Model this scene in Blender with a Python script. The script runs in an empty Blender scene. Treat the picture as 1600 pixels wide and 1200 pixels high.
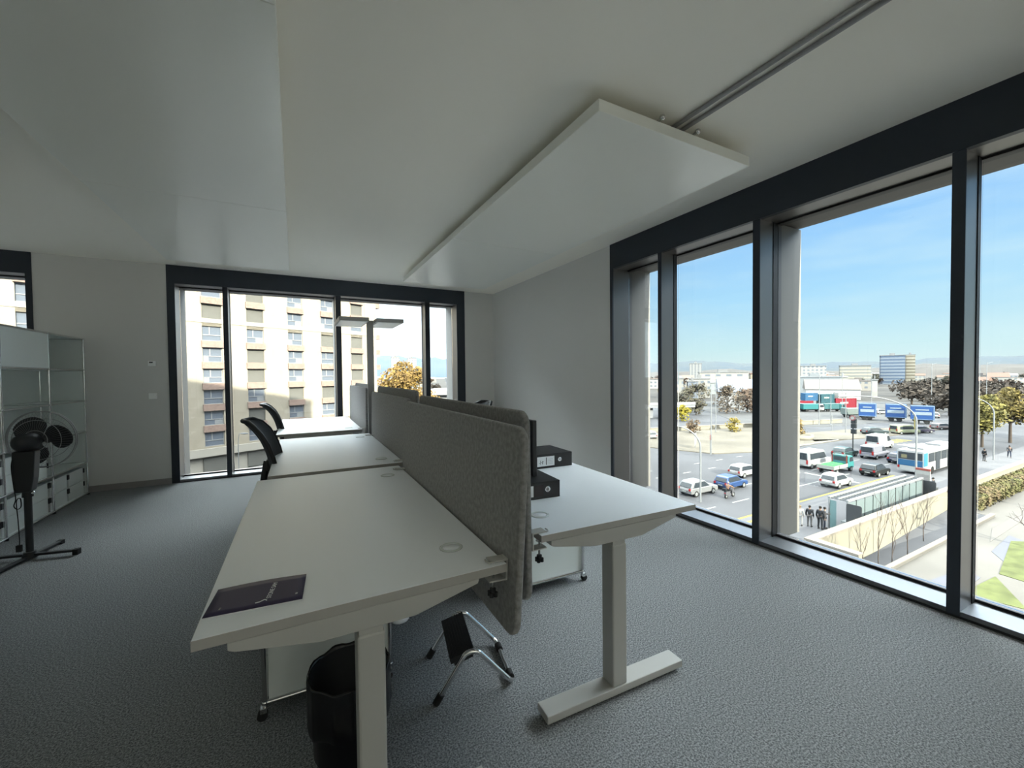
import bpy, math, random
from mathutils import Vector, Matrix
random.seed(7)
SC = bpy.context.scene
COL = SC.collection
R = math.radians
PI = math.pi

# ---------------------------------------------------------------- camera, sky, sun, exposure
H = 1.32            # eye height above the office floor
G = -11.68          # street level below the office floor
def make_camera():
    yaw, pitch, roll = R(27.9), R(-1.35), R(-0.62)
    cy, sy = math.cos(yaw), math.sin(yaw)
    f = Vector((sy*math.cos(pitch), cy*math.cos(pitch), math.sin(pitch)))
    r = Vector((cy, -sy, 0)); u = r.cross(f)
    r2 = r*math.cos(roll) + u*math.sin(roll)
    u2 = u*math.cos(roll) - r*math.sin(roll)
    cam = bpy.data.cameras.new('camera')
    cam.sensor_width = 36.0
    cam.lens = 36.0*640/1600
    cam.clip_start = 0.05; cam.clip_end = 9000
    o = bpy.data.objects.new('camera', cam)
    M = Matrix((( r2.x, u2.x, -f.x, 0), (r2.y, u2.y, -f.y, 0), (r2.z, u2.z, -f.z, H), (0, 0, 0, 1)))
    o.matrix_world = M
    COL.objects.link(o)
    SC.camera = o
make_camera()

def make_world():
    w = bpy.data.worlds.new('sky'); SC.world = w; w.use_nodes = True
    nt = w.node_tree; nt.nodes.clear(); N = nt.nodes; L = nt.links
    tc = N.new('ShaderNodeTexCoord')
    sep = N.new('ShaderNodeSeparateXYZ'); L.new(tc.outputs['Generated'], sep.inputs[0])
    ramp = N.new('ShaderNodeValToRGB'); e = ramp.color_ramp.elements
    e[0].position = 0.0; e[0].color = (0.84, 0.97, 0.98, 1)
    e[1].position = 1.0; e[1].color = (0.16, 0.34, 0.78, 1)
    for p, c in ((0.05, (0.70, 0.93, 1.00, 1)), (0.15, (0.48, 0.80, 1.08, 1)), (0.30, (0.34, 0.64, 1.08, 1)), (0.55, (0.32, 0.55, 0.92, 1))):
        k = e.new(p); k.color = c
    L.new(sep.outputs['Z'], ramp.inputs[0])
    # thin stretched cloud
    mp = N.new('ShaderNodeMapping'); mp.inputs['Scale'].default_value = (1.4, 1.4, 7.0); L.new(tc.outputs['Generated'], mp.inputs[0])
    nz = N.new('ShaderNodeTexNoise'); nz.inputs['Scale'].default_value = 2.4; nz.inputs['Detail'].default_value = 6; nz.inputs['Roughness'].default_value = 0.55
    L.new(mp.outputs[0], nz.inputs['Vector'])
    cr = N.new('ShaderNodeMapRange'); cr.inputs['From Min'].default_value = 0.42; cr.inputs['From Max'].default_value = 0.72
    cr.inputs['To Min'].default_value = 0.0; cr.inputs['To Max'].default_value = 0.45
    L.new(nz.outputs['Fac'], cr.inputs['Value'])
    mx = N.new('ShaderNodeMixRGB'); mx.inputs[2].default_value = (0.80, 0.98, 1.05, 1)
    L.new(cr.outputs[0], mx.inputs[0]); L.new(ramp.outputs[0], mx.inputs[1])
    # whiter, brighter sky over the mountains on the far-left side
    az = N.new('ShaderNodeMath'); az.operation = 'MULTIPLY'; az.inputs[1].default_value = -1.0
    L.new(sep.outputs['X'], az.inputs[0])
    mr = N.new('ShaderNodeMapRange'); mr.inputs['From Min'].default_value = -0.62; mr.inputs['From Max'].default_value = -0.15
    mr.inputs['To Min'].default_value = 0.0; mr.inputs['To Max'].default_value = 0.75
    L.new(az.outputs[0], mr.inputs['Value'])
    mx2 = N.new('ShaderNodeMixRGB'); mx2.inputs[2].default_value = (2.6, 2.9, 3.2, 1)
    L.new(mr.outputs[0], mx2.inputs[0]); L.new(mx.outputs[0], mx2.inputs[1])
    bg = N.new('ShaderNodeBackground')
    # sky overhead, out of view, made brighter to light the room
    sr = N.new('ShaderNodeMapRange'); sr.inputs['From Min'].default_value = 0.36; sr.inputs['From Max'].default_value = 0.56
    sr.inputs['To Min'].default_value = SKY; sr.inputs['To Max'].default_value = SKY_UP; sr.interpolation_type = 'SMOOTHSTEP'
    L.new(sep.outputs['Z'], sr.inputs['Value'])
    # unseen sky far left of the apartment block, raised for the same purpose
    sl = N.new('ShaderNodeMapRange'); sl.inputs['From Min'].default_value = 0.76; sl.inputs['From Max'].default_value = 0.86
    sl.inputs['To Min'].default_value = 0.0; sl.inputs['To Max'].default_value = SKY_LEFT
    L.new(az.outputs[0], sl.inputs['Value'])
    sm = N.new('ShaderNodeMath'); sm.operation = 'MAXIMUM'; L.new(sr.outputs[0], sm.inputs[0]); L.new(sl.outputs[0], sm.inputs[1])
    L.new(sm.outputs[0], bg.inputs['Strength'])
    # the brightened overhead sky is kept white
    sw = N.new('ShaderNodeMapRange'); sw.inputs['From Min'].default_value = 0.38; sw.inputs['From Max'].default_value = 0.55
    L.new(sep.outputs['Z'], sw.inputs['Value'])
    mx3 = N.new('ShaderNodeMixRGB'); mx3.inputs[2].default_value = (0.93, 0.95, 0.96, 1)
    L.new(sw.outputs[0], mx3.inputs[0]); L.new(mx2.outputs[0], mx3.inputs[1])
    L.new(mx3.outputs[0], bg.inputs['Color'])
    out = N.new('ShaderNodeOutputWorld'); L.new(bg.outputs[0], out.inputs[0])
FILL_A = 125.0
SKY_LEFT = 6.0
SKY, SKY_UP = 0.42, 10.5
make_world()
sun = bpy.data.lights.new('sun', 'SUN'); sun.energy = 20; sun.angle = R(0.6); sun.color = (1.0, 0.93, 0.80)
so = bpy.data.objects.new('sun', sun); COL.objects.link(so)
so.rotation_euler = Vector((-0.02, 1.0, -0.486)).to_track_quat('-Z', 'Y').to_euler()
# daylight lamp added outside the window behind the viewpoint to brighten the room
def fill_light(name, loc, rot, sx, sy, power, col):
    l = bpy.data.lights.new(name, 'AREA'); l.shape = 'RECTANGLE'; l.size = sx; l.size_y = sy; l.energy = power; l.color = col
    o = bpy.data.objects.new(name, l); COL.objects.link(o); o.location = loc; o.rotation_euler = rot
fill_light('fill_street_window', (3.50, -3.55, 1.3), (0, R(90), 0), 2.3, 2.5, FILL_A, (1.0, 0.97, 0.90))
SC.view_settings.view_transform = 'Standard'
SC.view_settings.look = 'None'
SC.view_settings.exposure = 1.34
SC.view_settings.gamma = 1.0
SC.view_settings.use_curve_mapping = False
SC.cycles.max_bounces = 14
SC.cycles.diffuse_bounces = 8
SC.cycles.transparent_max_bounces = 24

# ---------------------------------------------------------------- materials
MATS = {}
def mat(name, col, rough=0.6, metal=0.0, noise=0.0, nscale=20.0, bump=0.0, bscale=200.0, spec=0.5, sheen=0.0, col2=None, coat=0.0, emit=None):
    if name in MATS: return MATS[name]
    m = bpy.data.materials.new(name); m.use_nodes = True
    nt = m.node_tree; N = nt.nodes; L = nt.links
    b = N['Principled BSDF']
    b.inputs['Base Color'].default_value = (*col, 1)
    b.inputs['Roughness'].default_value = rough
    b.inputs['Metallic'].default_value = metal
    b.inputs['Specular IOR Level'].default_value = spec
    if coat: b.inputs['Coat Weight'].default_value = coat
    if sheen: b.inputs['Sheen Weight'].default_value = sheen
    tc = N.new('ShaderNodeTexCoord')
    if noise or col2:
        nz = N.new('ShaderNodeTexNoise'); nz.inputs['Scale'].default_value = nscale; nz.inputs['Detail'].default_value = 4
        L.new(tc.outputs['Object'], nz.inputs['Vector'])
        mx = N.new('ShaderNodeMixRGB')
        c2 = col2 or tuple(max(0, c*(1-noise)) for c in col)
        c1 = col if col2 else tuple(min(1, c*(1+noise)) for c in col)
        mx.inputs[1].default_value = (*c1, 1); mx.inputs[2].default_value = (*c2, 1)
        mr = N.new('ShaderNodeMapRange'); mr.inputs['From Min'].default_value = 0.35; mr.inputs['From Max'].default_value = 0.65
        L.new(nz.outputs['Fac'], mr.inputs['Value']); L.new(mr.outputs[0], mx.inputs[0])
        L.new(mx.outputs[0], b.inputs['Base Color'])
    if bump:
        nb = N.new('ShaderNodeTexNoise'); nb.inputs['Scale'].default_value = bscale; nb.inputs['Detail'].default_value = 3
        L.new(tc.outputs['Object'], nb.inputs['Vector'])
        bp = N.new('ShaderNodeBump'); bp.inputs['Strength'].default_value = bump; bp.inputs['Distance'].default_value = 0.002
        L.new(nb.outputs['Fac'], bp.inputs['Height']); L.new(bp.outputs[0], b.inputs['Normal'])
    MATS[name] = m
    return m

def glass_mat(name, tint=(0.93, 0.96, 0.95), refl=1.0):
    m = bpy.data.materials.new(name); m.use_nodes = True
    nt = m.node_tree; nt.nodes.clear(); N = nt.nodes; L = nt.links
    tr = N.new('ShaderNodeBsdfTransparent'); tr.inputs[0].default_value = (*tint, 1)
    gl = N.new('ShaderNodeBsdfGlossy'); gl.inputs['Roughness'].default_value = 0.01
    fr = N.new('ShaderNodeFresnel'); fr.inputs['IOR'].default_value = 1.35
    mu = N.new('ShaderNodeMath'); mu.operation = 'MULTIPLY'; mu.inputs[1].default_value = refl
    L.new(fr.outputs[0], mu.inputs[0])
    mx = N.new('ShaderNodeMixShader'); L.new(mu.outputs[0], mx.inputs[0]); L.new(tr.outputs[0], mx.inputs[1]); L.new(gl.outputs[0], mx.inputs[2])
    out = N.new('ShaderNodeOutputMaterial'); L.new(mx.outputs[0], out.inputs[0])
    MATS[name] = m
    return m

M_wall = mat('wall_paint', (0.70, 0.69, 0.67), 0.85, bump=0.05, bscale=300)
M_ceil = mat('ceiling_paint', (0.94, 0.91, 0.83), 0.9)
def carpet_mat():
    m = mat('carpet', (0.28, 0.29, 0.30), 1.0, spec=0.1)
    nt = m.node_tree; N = nt.nodes; L = nt.links; b = N['Principled BSDF']
    tc = N.new('ShaderNodeTexCoord')
    n1 = N.new('ShaderNodeTexNoise'); n1.inputs['Scale'].default_value = 150; n1.inputs['Detail'].default_value = 8; n1.inputs['Roughness'].default_value = 0.85
    n2 = N.new('ShaderNodeTexVoronoi'); n2.inputs['Scale'].default_value = 320
    L.new(tc.outputs['Object'], n1.inputs['Vector']); L.new(tc.outputs['Object'], n2.inputs['Vector'])
    rp = N.new('ShaderNodeValToRGB'); e = rp.color_ramp.elements
    e[0].position = 0.44; e[0].color = (0.07, 0.075, 0.08, 1); e[1].position = 0.58; e[1].color = (0.37, 0.38, 0.385, 1)
    L.new(n1.outputs['Fac'], rp.inputs[0]); L.new(rp.outputs[0], b.inputs['Base Color'])
    ad = N.new('ShaderNodeMath'); ad.operation = 'ADD'; L.new(n1.outputs['Fac'], ad.inputs[0]); ad.inputs[1].default_value = 0.0
    bp = N.new('ShaderNodeBump'); bp.inputs['Strength'].default_value = 0.22; bp.inputs['Distance'].default_value = 0.003
    L.new(ad.outputs[0], bp.inputs['Height']); L.new(bp.outputs[0], b.inputs['Normal'])
    return m
M_carpet = carpet_mat()
M_base = mat('skirting_paint', (0.30, 0.28, 0.27), 0.6)
M_frame = mat('bronze_anodised_metal', (0.17, 0.165, 0.16), 0.38, 0.75)
M_frame_shaded = mat('frame_metal_shaded', (0.030, 0.038, 0.052), 0.5, 0.3)  # frame metal again, with the shade of room-facing fronts in its colour
M_gasket = mat('black_gasket', (0.012, 0.012, 0.014), 0.6)
M_reveal = mat('outer_reveal_metal', (0.055, 0.052, 0.047), 0.6, 0.1)
M_sill = mat('sill_metal', (0.16, 0.17, 0.185), 0.4, 0.5)
M_glass = glass_mat('window_glass')
M_panel = mat('ceiling_panel_metal', (0.86, 0.86, 0.80), 0.30, 0.08)
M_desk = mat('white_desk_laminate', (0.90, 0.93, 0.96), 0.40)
M_edge = mat('desk_edge', (0.38, 0.365, 0.34), 0.55)
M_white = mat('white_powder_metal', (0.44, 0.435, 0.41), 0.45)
M_usm = mat('white_sheet_metal', (0.70, 0.74, 0.72), 0.35)
M_chrome = mat('chrome', (0.72, 0.72, 0.72), 0.12, 1.0)
M_black = mat('black_plastic', (0.014, 0.015, 0.017), 0.45)
M_blackg = mat('glossy_black_bag', (0.004, 0.004, 0.005), 0.22)
M_rubber = mat('black_rubber', (0.010, 0.010, 0.010), 0.8)
M_fabric = mat('grey_felt', (0.23, 0.225, 0.22), 0.95, noise=0.22, nscale=60, bump=0.5, bscale=500, sheen=0.3)
M_mesh = mat('black_mesh_fabric', (0.022, 0.025, 0.030), 0.7)
M_binder = mat('black_binder_card', (0.016, 0.016, 0.018), 0.5)
M_paper = mat('paper', (0.80, 0.82, 0.84), 0.7)
M_ink = mat('ink', (0.03, 0.03, 0.03), 0.7)
M_purple = mat('brochure_cover', (0.045, 0.036, 0.080), 0.5, spec=0.25)
M_lampgrey = mat('lamp_grey_metal', (0.34, 0.34, 0.34), 0.45, 0.3)
M_diff = mat('lamp_diffuser', (0.92, 0.95, 0.95), 0.3)
M_plate = mat('white_plastic', (0.96, 0.96, 0.95), 0.3)

# ---------------------------------------------------------------- mesh helpers
class MB:
    def __init__(s): s.v = []; s.f = []; s.smooth = []
    def add(s, vs, fs, sm=False, M=None):
        n = len(s.v)
        s.v += [tuple(M @ Vector(p)) if M else tuple(p) for p in vs]
        s.f += [tuple(i+n for i in f) for f in fs]; s.smooth += [sm]*len(fs)
        return s
    def box(s, x0, x1, y0, y1, z0, z1, M=None):
        if x0 > x1: x0, x1 = x1, x0
        if y0 > y1: y0, y1 = y1, y0
        if z0 > z1: z0, z1 = z1, z0
        vs = [(x0,y0,z0),(x1,y0,z0),(x1,y1,z0),(x0,y1,z0),(x0,y0,z1),(x1,y0,z1),(x1,y1,z1),(x0,y1,z1)]
        return s.add(vs, [(0,3,2,1),(4,5,6,7),(0,1,5,4),(1,2,6,5),(2,3,7,6),(3,0,4,7)], M=M)
    def prism(s, poly, a0, a1, axis='z', M=None, sm=False):
        # poly: list of 2D points (counter-clockwise), extruded along axis
        def P(p, a):
            return {'z': (p[0], p[1], a), 'y': (p[0], a, p[1]), 'x': (a, p[0], p[1])}[axis]
        n = len(poly); vs = [P(p, a0) for p in poly] + [P(p, a1) for p in poly]
        flip = (axis == 'y') != (a1 < a0)
        area = sum(poly[i][0]*poly[(i+1) % n][1]-poly[(i+1) % n][0]*poly[i][1] for i in range(n))
        if area < 0: flip = not flip
        side = [(i, (i+1) % n, (i+1) % n+n, i+n) for i in range(n)]
        caps = [tuple(range(n-1, -1, -1)), tuple(range(n, 2*n))]
        fs = side + caps
        if flip: fs = [tuple(reversed(f)) for f in fs]
        k = len(s.f)
        s.add(vs, fs, M=M)
        if sm:
            for i in range(k, k+n): s.smooth[i] = True
        return s
    def tube(s, pts, r, seg=10, closed=False, cap=True, radii=None):
        pts = [Vector(p) for p in pts]; n = len(pts); vs = []; fs = []
        prev = None
        for i, p in enumerate(pts):
            if closed: t = (pts[(i+1) % n]-pts[i-1]).normalized()
            else: t = (pts[min(i+1, n-1)]-pts[max(i-1, 0)]).normalized()
            if prev is None:
                a = Vector((0, 0, 1)) if abs(t.z) < 0.9 else Vector((1, 0, 0))
                u = t.cross(a).normalized()
            else:
                u = (prev - t*prev.dot(t)).normalized()
            prev = u; w = t.cross(u)
            rr = radii[i] if radii else r
            for k in range(seg):
                a = 2*PI*k/seg
                vs.append(p + (u*math.cos(a)+w*math.sin(a))*rr)
        m = n if closed else n-1
        for i in range(m):
            for k in range(seg):
                a = i*seg+k; b = i*seg+(k+1) % seg; c = ((i+1) % n)*seg+(k+1) % seg; d = ((i+1) % n)*seg+k
                fs.append((a, b, c, d))
        k0 = len(s.f)
        s.add(vs, fs, True)
        if cap and not closed:
            s.add([vs[k] for k in range(seg)], [tuple(range(seg-1, -1, -1))])
            s.add([vs[(n-1)*seg+k] for k in range(seg)], [tuple(range(seg))])
        return s
    def cyl(s, p0, p1, r, seg=16, r1=None):
        return s.tube([p0, p1], r, seg, radii=[r, r if r1 is None else r1])
    def lathe(s, prof, seg=24, M=None):
        vs = []; fs = []; n = len(prof)
        for k in range(seg):
            a = 2*PI*k/seg
            for (r, z) in prof: vs.append((r*math.cos(a), r*math.sin(a), z))
        for k in range(seg):
            for i in range(n-1):
                a = k*n+i; b = ((k+1) % seg)*n+i
                fs.append((a, b, b+1, a+1))
        return s.add(vs, fs, True, M)
    def ball(s, c, r, seg=12, sc=(1, 1, 1)):
        prof = [(max(1e-4, math.sin(PI*i/8))*r, -math.cos(PI*i/8)*r) for i in range(9)]
        M = Matrix.Translation(c) @ Matrix.Diagonal((*sc, 1))
        return s.lathe(prof, seg, M)
    def build(s, name, m, parent=None, bevel=0, bseg=2, loc=None):
        me = bpy.data.meshes.new(name); me.from_pydata(s.v, [], s.f); me.update()
        for p, k in zip(me.polygons, s.smooth): p.use_smooth = k
        if m: me.materials.append(m)
        o = bpy.data.objects.new(name, me); COL.objects.link(o)
        if parent: o.parent = parent
        if loc: o.location = loc
        if bevel:
            b = o.modifiers.new('bevel', 'BEVEL'); b.width = bevel; b.segments = bseg; b.limit_method = 'ANGLE'; b.angle_limit = R(40)
        return o

def bx(x0, x1, y0, y1, z0, z1): return MB().box(x0, x1, y0, y1, z0, z1)
def tag(o, label=None, cat=None, group=None, kind=None):
    if label: o['label'] = label
    if cat: o['category'] = cat
    if group: o['group'] = group
    if kind: o['kind'] = kind
    return o
def thing(name, label, cat, loc=(0, 0, 0), rz=0, group=None, kind=None):
    o = bpy.data.objects.new(name, None); COL.objects.link(o)
    o.empty_display_size = 0.1
    o.location = loc; o.rotation_euler = (0, 0, rz)
    return tag(o, label, cat, group, kind)
def struct(o, label=None):
    o['kind'] = 'structure'
    if label: o['label'] = label
    return o
def dup(root, loc, rz=None, label=None, group=None):
    kids = {}
    for o in list(COL.objects):
        if o.parent: kids.setdefault(o.parent, []).append(o)
    def cp(o, parent):
        c = o.copy(); COL.objects.link(c)
        if parent: c.parent = parent
        for k in kids.get(o, []): cp(k, c)
        return c
    r = cp(root, None); r.location = loc
    if rz is not None: r.rotation_euler = (0, 0, rz)
    if label: r['label'] = label
    if group: r['group'] = group
    return r
def rrect(u0, u1, v0, v1, r, seg=6):
    pts = []
    for cx, cy, a0 in ((u1-r, v0+r, -90), (u1-r, v1-r, 0), (u0+r, v1-r, 90), (u0+r, v0+r, 180)):
        for k in range(seg+1):
            a = R(a0+90*k/seg); pts.append((cx+r*math.cos(a), cy+r*math.sin(a)))
    return pts
def arc_pts(pts, r=0.03, seg=5):
    """round the corners of a polyline"""
    P = [Vector(p) for p in pts]; out = [P[0]]
    for i in range(1, len(P)-1):
        a = (P[i-1]-P[i]); b = (P[i+1]-P[i]); d = min(r, a.length*0.45, b.length*0.45)
        p0 = P[i]+a.normalized()*d; p1 = P[i]+b.normalized()*d
        for k in range(seg+1):
            t = k/seg; out.append(p0*(1-t)**2 + P[i]*2*t*(1-t) + p1*t*t)
    out.append(P[-1]); return out
def text_mesh(body, size, m, parent, name, loc, rot, ext=0.0004, align='CENTER'):
    cu = bpy.data.curves.new(name, 'FONT'); cu.body = body; cu.size = size; cu.extrude = ext; cu.align_x = align; cu.align_y = 'CENTER'
    t = bpy.data.objects.new(name+'_tmp', cu); COL.objects.link(t)
    bpy.context.view_layer.update()
    me = bpy.data.meshes.new_from_object(t.evaluated_get(bpy.context.evaluated_depsgraph_get()))
    bpy.data.objects.remove(t)
    me.materials.clear(); me.materials.append(m)
    o = bpy.data.objects.new(name, me); COL.objects.link(o)
    if parent: o.parent = parent
    o.location = loc; o.rotation_euler = rot
    return o

# ---------------------------------------------------------------- room shell
XR, YF, ZC = 3.09, 6.51, 2.725
XL, YB = -6.6, -5.2
WT = 0.55
struct(bx(XL-WT, XR+0.235, YB-WT, YF+0.235, -0.30, 0.0).build('floor', M_carpet), 'speckled grey carpet floor of the office')
struct(bx(XL-WT, XR+WT, YB-WT, YF+WT, ZC, ZC+0.30).build('ceiling', M_ceil), 'pale painted ceiling')
w = MB()
w.box(2.55, XR+WT, YF, YF+WT, 0, ZC); w.box(-2.55, -1.385, YF, YF+WT, 0, ZC); w.box(XL-WT, -6.2, YF, YF+WT, 0, ZC)
struct(w.build('wall_far', M_wall), 'pale grey far wall between the windows')
w = MB()
w.box(XR, XR+WT, 3.49, YF, 0, ZC); w.box(XR, XR+WT, -2.2, 0.22, 0, ZC); w.box(XR, XR+WT, YB-WT, -4.9, 0, ZC)
struct(w.build('wall_right', M_wall), 'pale grey wall between the far corner and the street window')
struct(bx(XL-WT, XL, YB, YF, 0, ZC).build('wall_left', M_wall), 'pale grey left wall')
struct(bx(XL, XR, YB-WT, YB, 0, ZC).build('wall_back', M_wall), 'pale grey back wall')
w = MB(); w.box(-2.55, -1.385, YF-0.012, YF, 0, 0.07)
struct(w.build('baseboard_far', M_base)); 
struct(bx(2.55, XR-0.012, YF-0.012, YF, 0, 0.07).build('baseboard_corner', M_base))
struct(bx(XR-0.012, XR, 3.49, YF-0.012, 0, 0.07).build('baseboard_right', M_base))

def window(name, label, side, u0, u1, fl, fr, zl, mulls, deep):
    """side 'far': u = X, depth = +Y ; side 'right': u = Y, depth = +X.  mulls: [(ua,ub)], deep: indices with an outer fin"""
    W = thing(name, label, None, kind='structure')
    def B(mb, a, b, w0, w1, z0, z1):
        if side == 'far': mb.box(a, b, YF+w0, YF+w1, z0, z1)
        else: mb.box(XR+w0, XR+w1, a, b, z0, z1)
    GW = 0.22
    m = MB(); B(m, u0, u1, -0.012, 0.03, zl, ZC); m.build('lintel', M_frame_shaded, W)
    m = MB(); B(m, u0, u1, 0.03, 0.24, zl, ZC); m.build('lintel_soffit', M_frame, W)
    m = MB(); B(m, u0+fl, u1-fr, GW-0.01, GW+0.05, zl-0.012, zl); B(m, u0+fl, u1-fr, GW-0.01, GW+0.05, 0.0, 0.050)
    m.build('gasket', M_gasket, W)
    m = MB(); B(m, u0, u1, 0.27, WT, zl+0.012, ZC); m.build('outer_soffit', M_reveal, W)
    for a, b, nm in ((u0, u0+fl, 'side_frame'), (u1-fr, u1, 'side_frame')):
        m = MB(); B(m, a, b, -0.012, 0.003, 0, zl); m.build(nm, M_frame_shaded, W)
        m = MB(); B(m, a, b, 0.003, 0.225, 0, zl); m.build('jamb', M_frame, W)
        m = MB(); B(m, a, b, 0.225, 0.27, 0, zl); m.build('gasket', M_gasket, W)
        m = MB(); B(m, a, b, 0.27, WT, 0, zl+0.012); m.build('outer_jamb', M_reveal, W)
    for i, (a, b) in enumerate(mulls):
        m = MB(); B(m, a, b, -0.004, 0.004, 0.0, zl); q = m.build('mullion', M_frame_shaded, W)
        m = MB(); B(m, a, b, 0.004, 0.165, 0.034, zl); m.build('mullion_body', M_frame, q)
        m = MB(); B(m, a-0.004, b+0.004, 0.165, 0.21 if i not in deep else 0.27, 0.034, zl); m.build('mullion_gasket', M_gasket, q)
        if i in deep:
            m = MB(); B(m, a, b+0.045 if side == 'right' else b, 0.27, WT, 0, zl); m.build('outer_fin', M_reveal, W)
    m = MB(); B(m, u0+fl, u1-fr, 0.004, GW-0.01, 0.0, 0.034); m.build('sill', M_sill, W, bevel=0.002)
    m = MB(); B(m, u0+fl, u1-fr, -0.006, 0.004, 0.0, 0.009); m.build('sill_shadow_gap', M_gasket, W)
    m = MB(); B(m, u0, u1, 0.24, WT, -0.26, -0.12); m.build('outer_sill', M_reveal, W)
    eds = [u0+fl] + [x for ab in sorted(mulls) for x in ab] + [u1-fr]
    for i in range(0, len(eds), 2):
        m = MB(); B(m, eds[i]+0.004, eds[i+1]-0.004, GW, GW+0.012, 0.056, zl-0.01); m.build('pane', M_glass, W)
    return W
window('window_1', 'wide dark framed window in the far wall facing the apartment block', 'far', -1.385, 2.55, 0.08, 0.14, 2.50,
       [(-0.815, -0.76), (0.545, 0.616), (1.875, 1.95)], [1])
window('window_2', 'window above the white shelving at the left edge', 'far', -6.2, -2.55, 0.08, 0.05, 2.49,
       [(-5.6, -5.54), (-4.1, -4.03)], [1])
window('window_3', 'floor to ceiling dark framed window overlooking the street', 'right', 0.22, 3.49, 0.05, 0.04, 2.46,
       [(2.785, 2.825), (1.852, 1.905), (0.788, 0.840)], [1])
window('window_4', 'street window behind the viewpoint', 'right', -4.9, -2.2, 0.05, 0.05, 2.46, [(-4.2, -4.15), (-3.1, -3.05)], [1])

# the storeys below, above and beside the office (they shade the apartment block opposite)
struct(bx(-46, XR+WT, -22, YF+WT, ZC+0.32, 29.5).build('office_block_above', mat('office_block_metal', (0.35, 0.33, 0.30), 0.6)), 'upper storeys of the office building')
struct(bx(-46, XR+WT, -22, YF+WT, G, -0.32).build('office_block_below', mat('office_block_metal', (0.35, 0.33, 0.30), 0.6)), 'lower storeys of the office building')
struct(bx(-46, XL-WT-0.02, -22, YF+WT, -0.31, ZC+0.31).build('office_block_side', mat('office_block_metal', (0.35, 0.33, 0.30), 0.6)))

# ---------------------------------------------------------------- ceiling panels
def ceiling_panel(name, label, x0, x1, y0, y1, seams):
    T = thing(name, label, 'ceiling panel', (x0, y0, 2.60), group=None)
    W, Lh = x1-x0, y1-y0
    cuts = [0]+seams+[Lh]
    for i in range(len(cuts)-1):
        a, b = cuts[i]+(0.0015 if i else 0), cuts[i+1]-(0.0015 if i < len(cuts)-2 else 0)
        bx(0, W, a, b, 0, 0.06).build('panel_section', M_panel, T, bevel=0.003)
    for (px_, py_) in ((W*0.35, 0.10), (W*0.65, 0.10), (W*0.35, Lh-0.3), (W*0.65, Lh-0.3), (W*0.35, Lh/2), (W*0.65, Lh/2)):
        MB().cyl((px_, py_, 0.058), (px_, py_, 0.126), 0.008, 8).build('hanger_rod', M_chrome, T)
    return T
ceiling_panel('ceiling_panel', 'large pale metal ceiling panel on the left, hung just under the ceiling', -1.20, -0.033, -1.2, 5.685, [2.85, 4.85])
cp = ceiling_panel('ceiling_panel', 'long pale metal ceiling panel running beside the street window', 1.335, 2.53, 1.585, 5.66, [2.10])
for x_, y_ in ((0.42, -0.012), (0.70, -0.012)):
    m = MB(); m.ball((x_, y_, 0.078), 0.016, 10); m.cyl((x_, y_, 0.078), (x_, y_+0.05, 0.07), 0.007, 8); m.build('fixing_bolt', M_chrome, cp)
for i, x_ in enumerate((1.927, 1.995)):
    m = MB(); m.cyl((0, -5.0, 0), (0, 1.75, 0), 0.011, 12)
    tag(m.build('conduit_pipe', M_lampgrey, loc=(x_, 0, 2.712)), ('inner' if i == 0 else 'outer')+' thin grey pipe of the pair under the ceiling, '+('farther from' if i == 0 else 'nearer')+' the street window', 'pipe', 'pipes feeding the ceiling panel')

# ---------------------------------------------------------------- desks
def make_desk(name, label, loc, rz, h, mirror=False):
    """0.795 x 1.6 m top; local origin at the near-left floor corner"""
    T = thing(name, label, 'desk', loc, rz, 'white sit-stand desks')
    W, Lh = 0.795, 1.60
    bx(0.0012, W-0.0012, 0.0012, Lh-0.0012, h-0.025, h).build('desktop', M_desk, T)
    eb = MB(); eb.prism([(0, 0), (W, 0), (W, Lh), (0, Lh)], h-0.0247, h-0.0006, 'z')
    eb.build('edge_band', M_edge, T)
    cx = W/2-(0.035 if mirror else 0.01)
    for y in (0.036, Lh-0.08):
        s = -1 if y < 1 else 1
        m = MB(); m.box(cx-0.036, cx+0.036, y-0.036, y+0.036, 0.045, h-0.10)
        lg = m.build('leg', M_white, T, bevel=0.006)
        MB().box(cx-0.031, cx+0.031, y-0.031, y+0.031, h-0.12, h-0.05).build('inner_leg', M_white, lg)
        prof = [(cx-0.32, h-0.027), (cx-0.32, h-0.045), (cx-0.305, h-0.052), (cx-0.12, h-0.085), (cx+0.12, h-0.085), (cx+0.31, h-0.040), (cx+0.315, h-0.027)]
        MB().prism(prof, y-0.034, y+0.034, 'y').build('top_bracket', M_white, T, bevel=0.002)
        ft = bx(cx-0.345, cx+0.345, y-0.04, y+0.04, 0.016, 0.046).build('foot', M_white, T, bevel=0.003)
        for gx in (-0.31, 0.31, -0.02):
            MB().cyl((cx+gx, y, 0.0), (cx+gx, y, 0.018), 0.018, 12).build('glide', M_rubber, ft)
    m = MB(); m.box(cx-0.06, cx-0.02, 0.14, Lh-0.14, h-0.075, h-0.027); m.box(cx+0.02, cx+0.06, 0.14, Lh-0.14, h-0.075, h-0.027)
    m.build('cross_rail', M_white, T)
    for y in (0.20, Lh-0.24):
        gxx = (W-0.115) if not mirror else 0.105
        ring = []
        g = MB(); g.lathe([(0.030, 0.0005), (0.030, 0.0025), (0.0365, 0.003), (0.038, 0.0)], 28)
        gr = g.build('cable_grommet', M_usm, T, loc=(gxx, y, h))
        MB().lathe([(0.0001, 0.001), (0.0285, 0.001), (0.0285, 0.0002)], 24).build('grommet_lid', M_desk, gr)
        MB().lathe([(0.0388, 0.0), (0.0388, 0.0008), (0.0398, 0.0008), (0.0398, 0.0)], 28).build('shadow_ring', M_lampgrey, gr)
    return T
RZ = R(-0.65)
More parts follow.
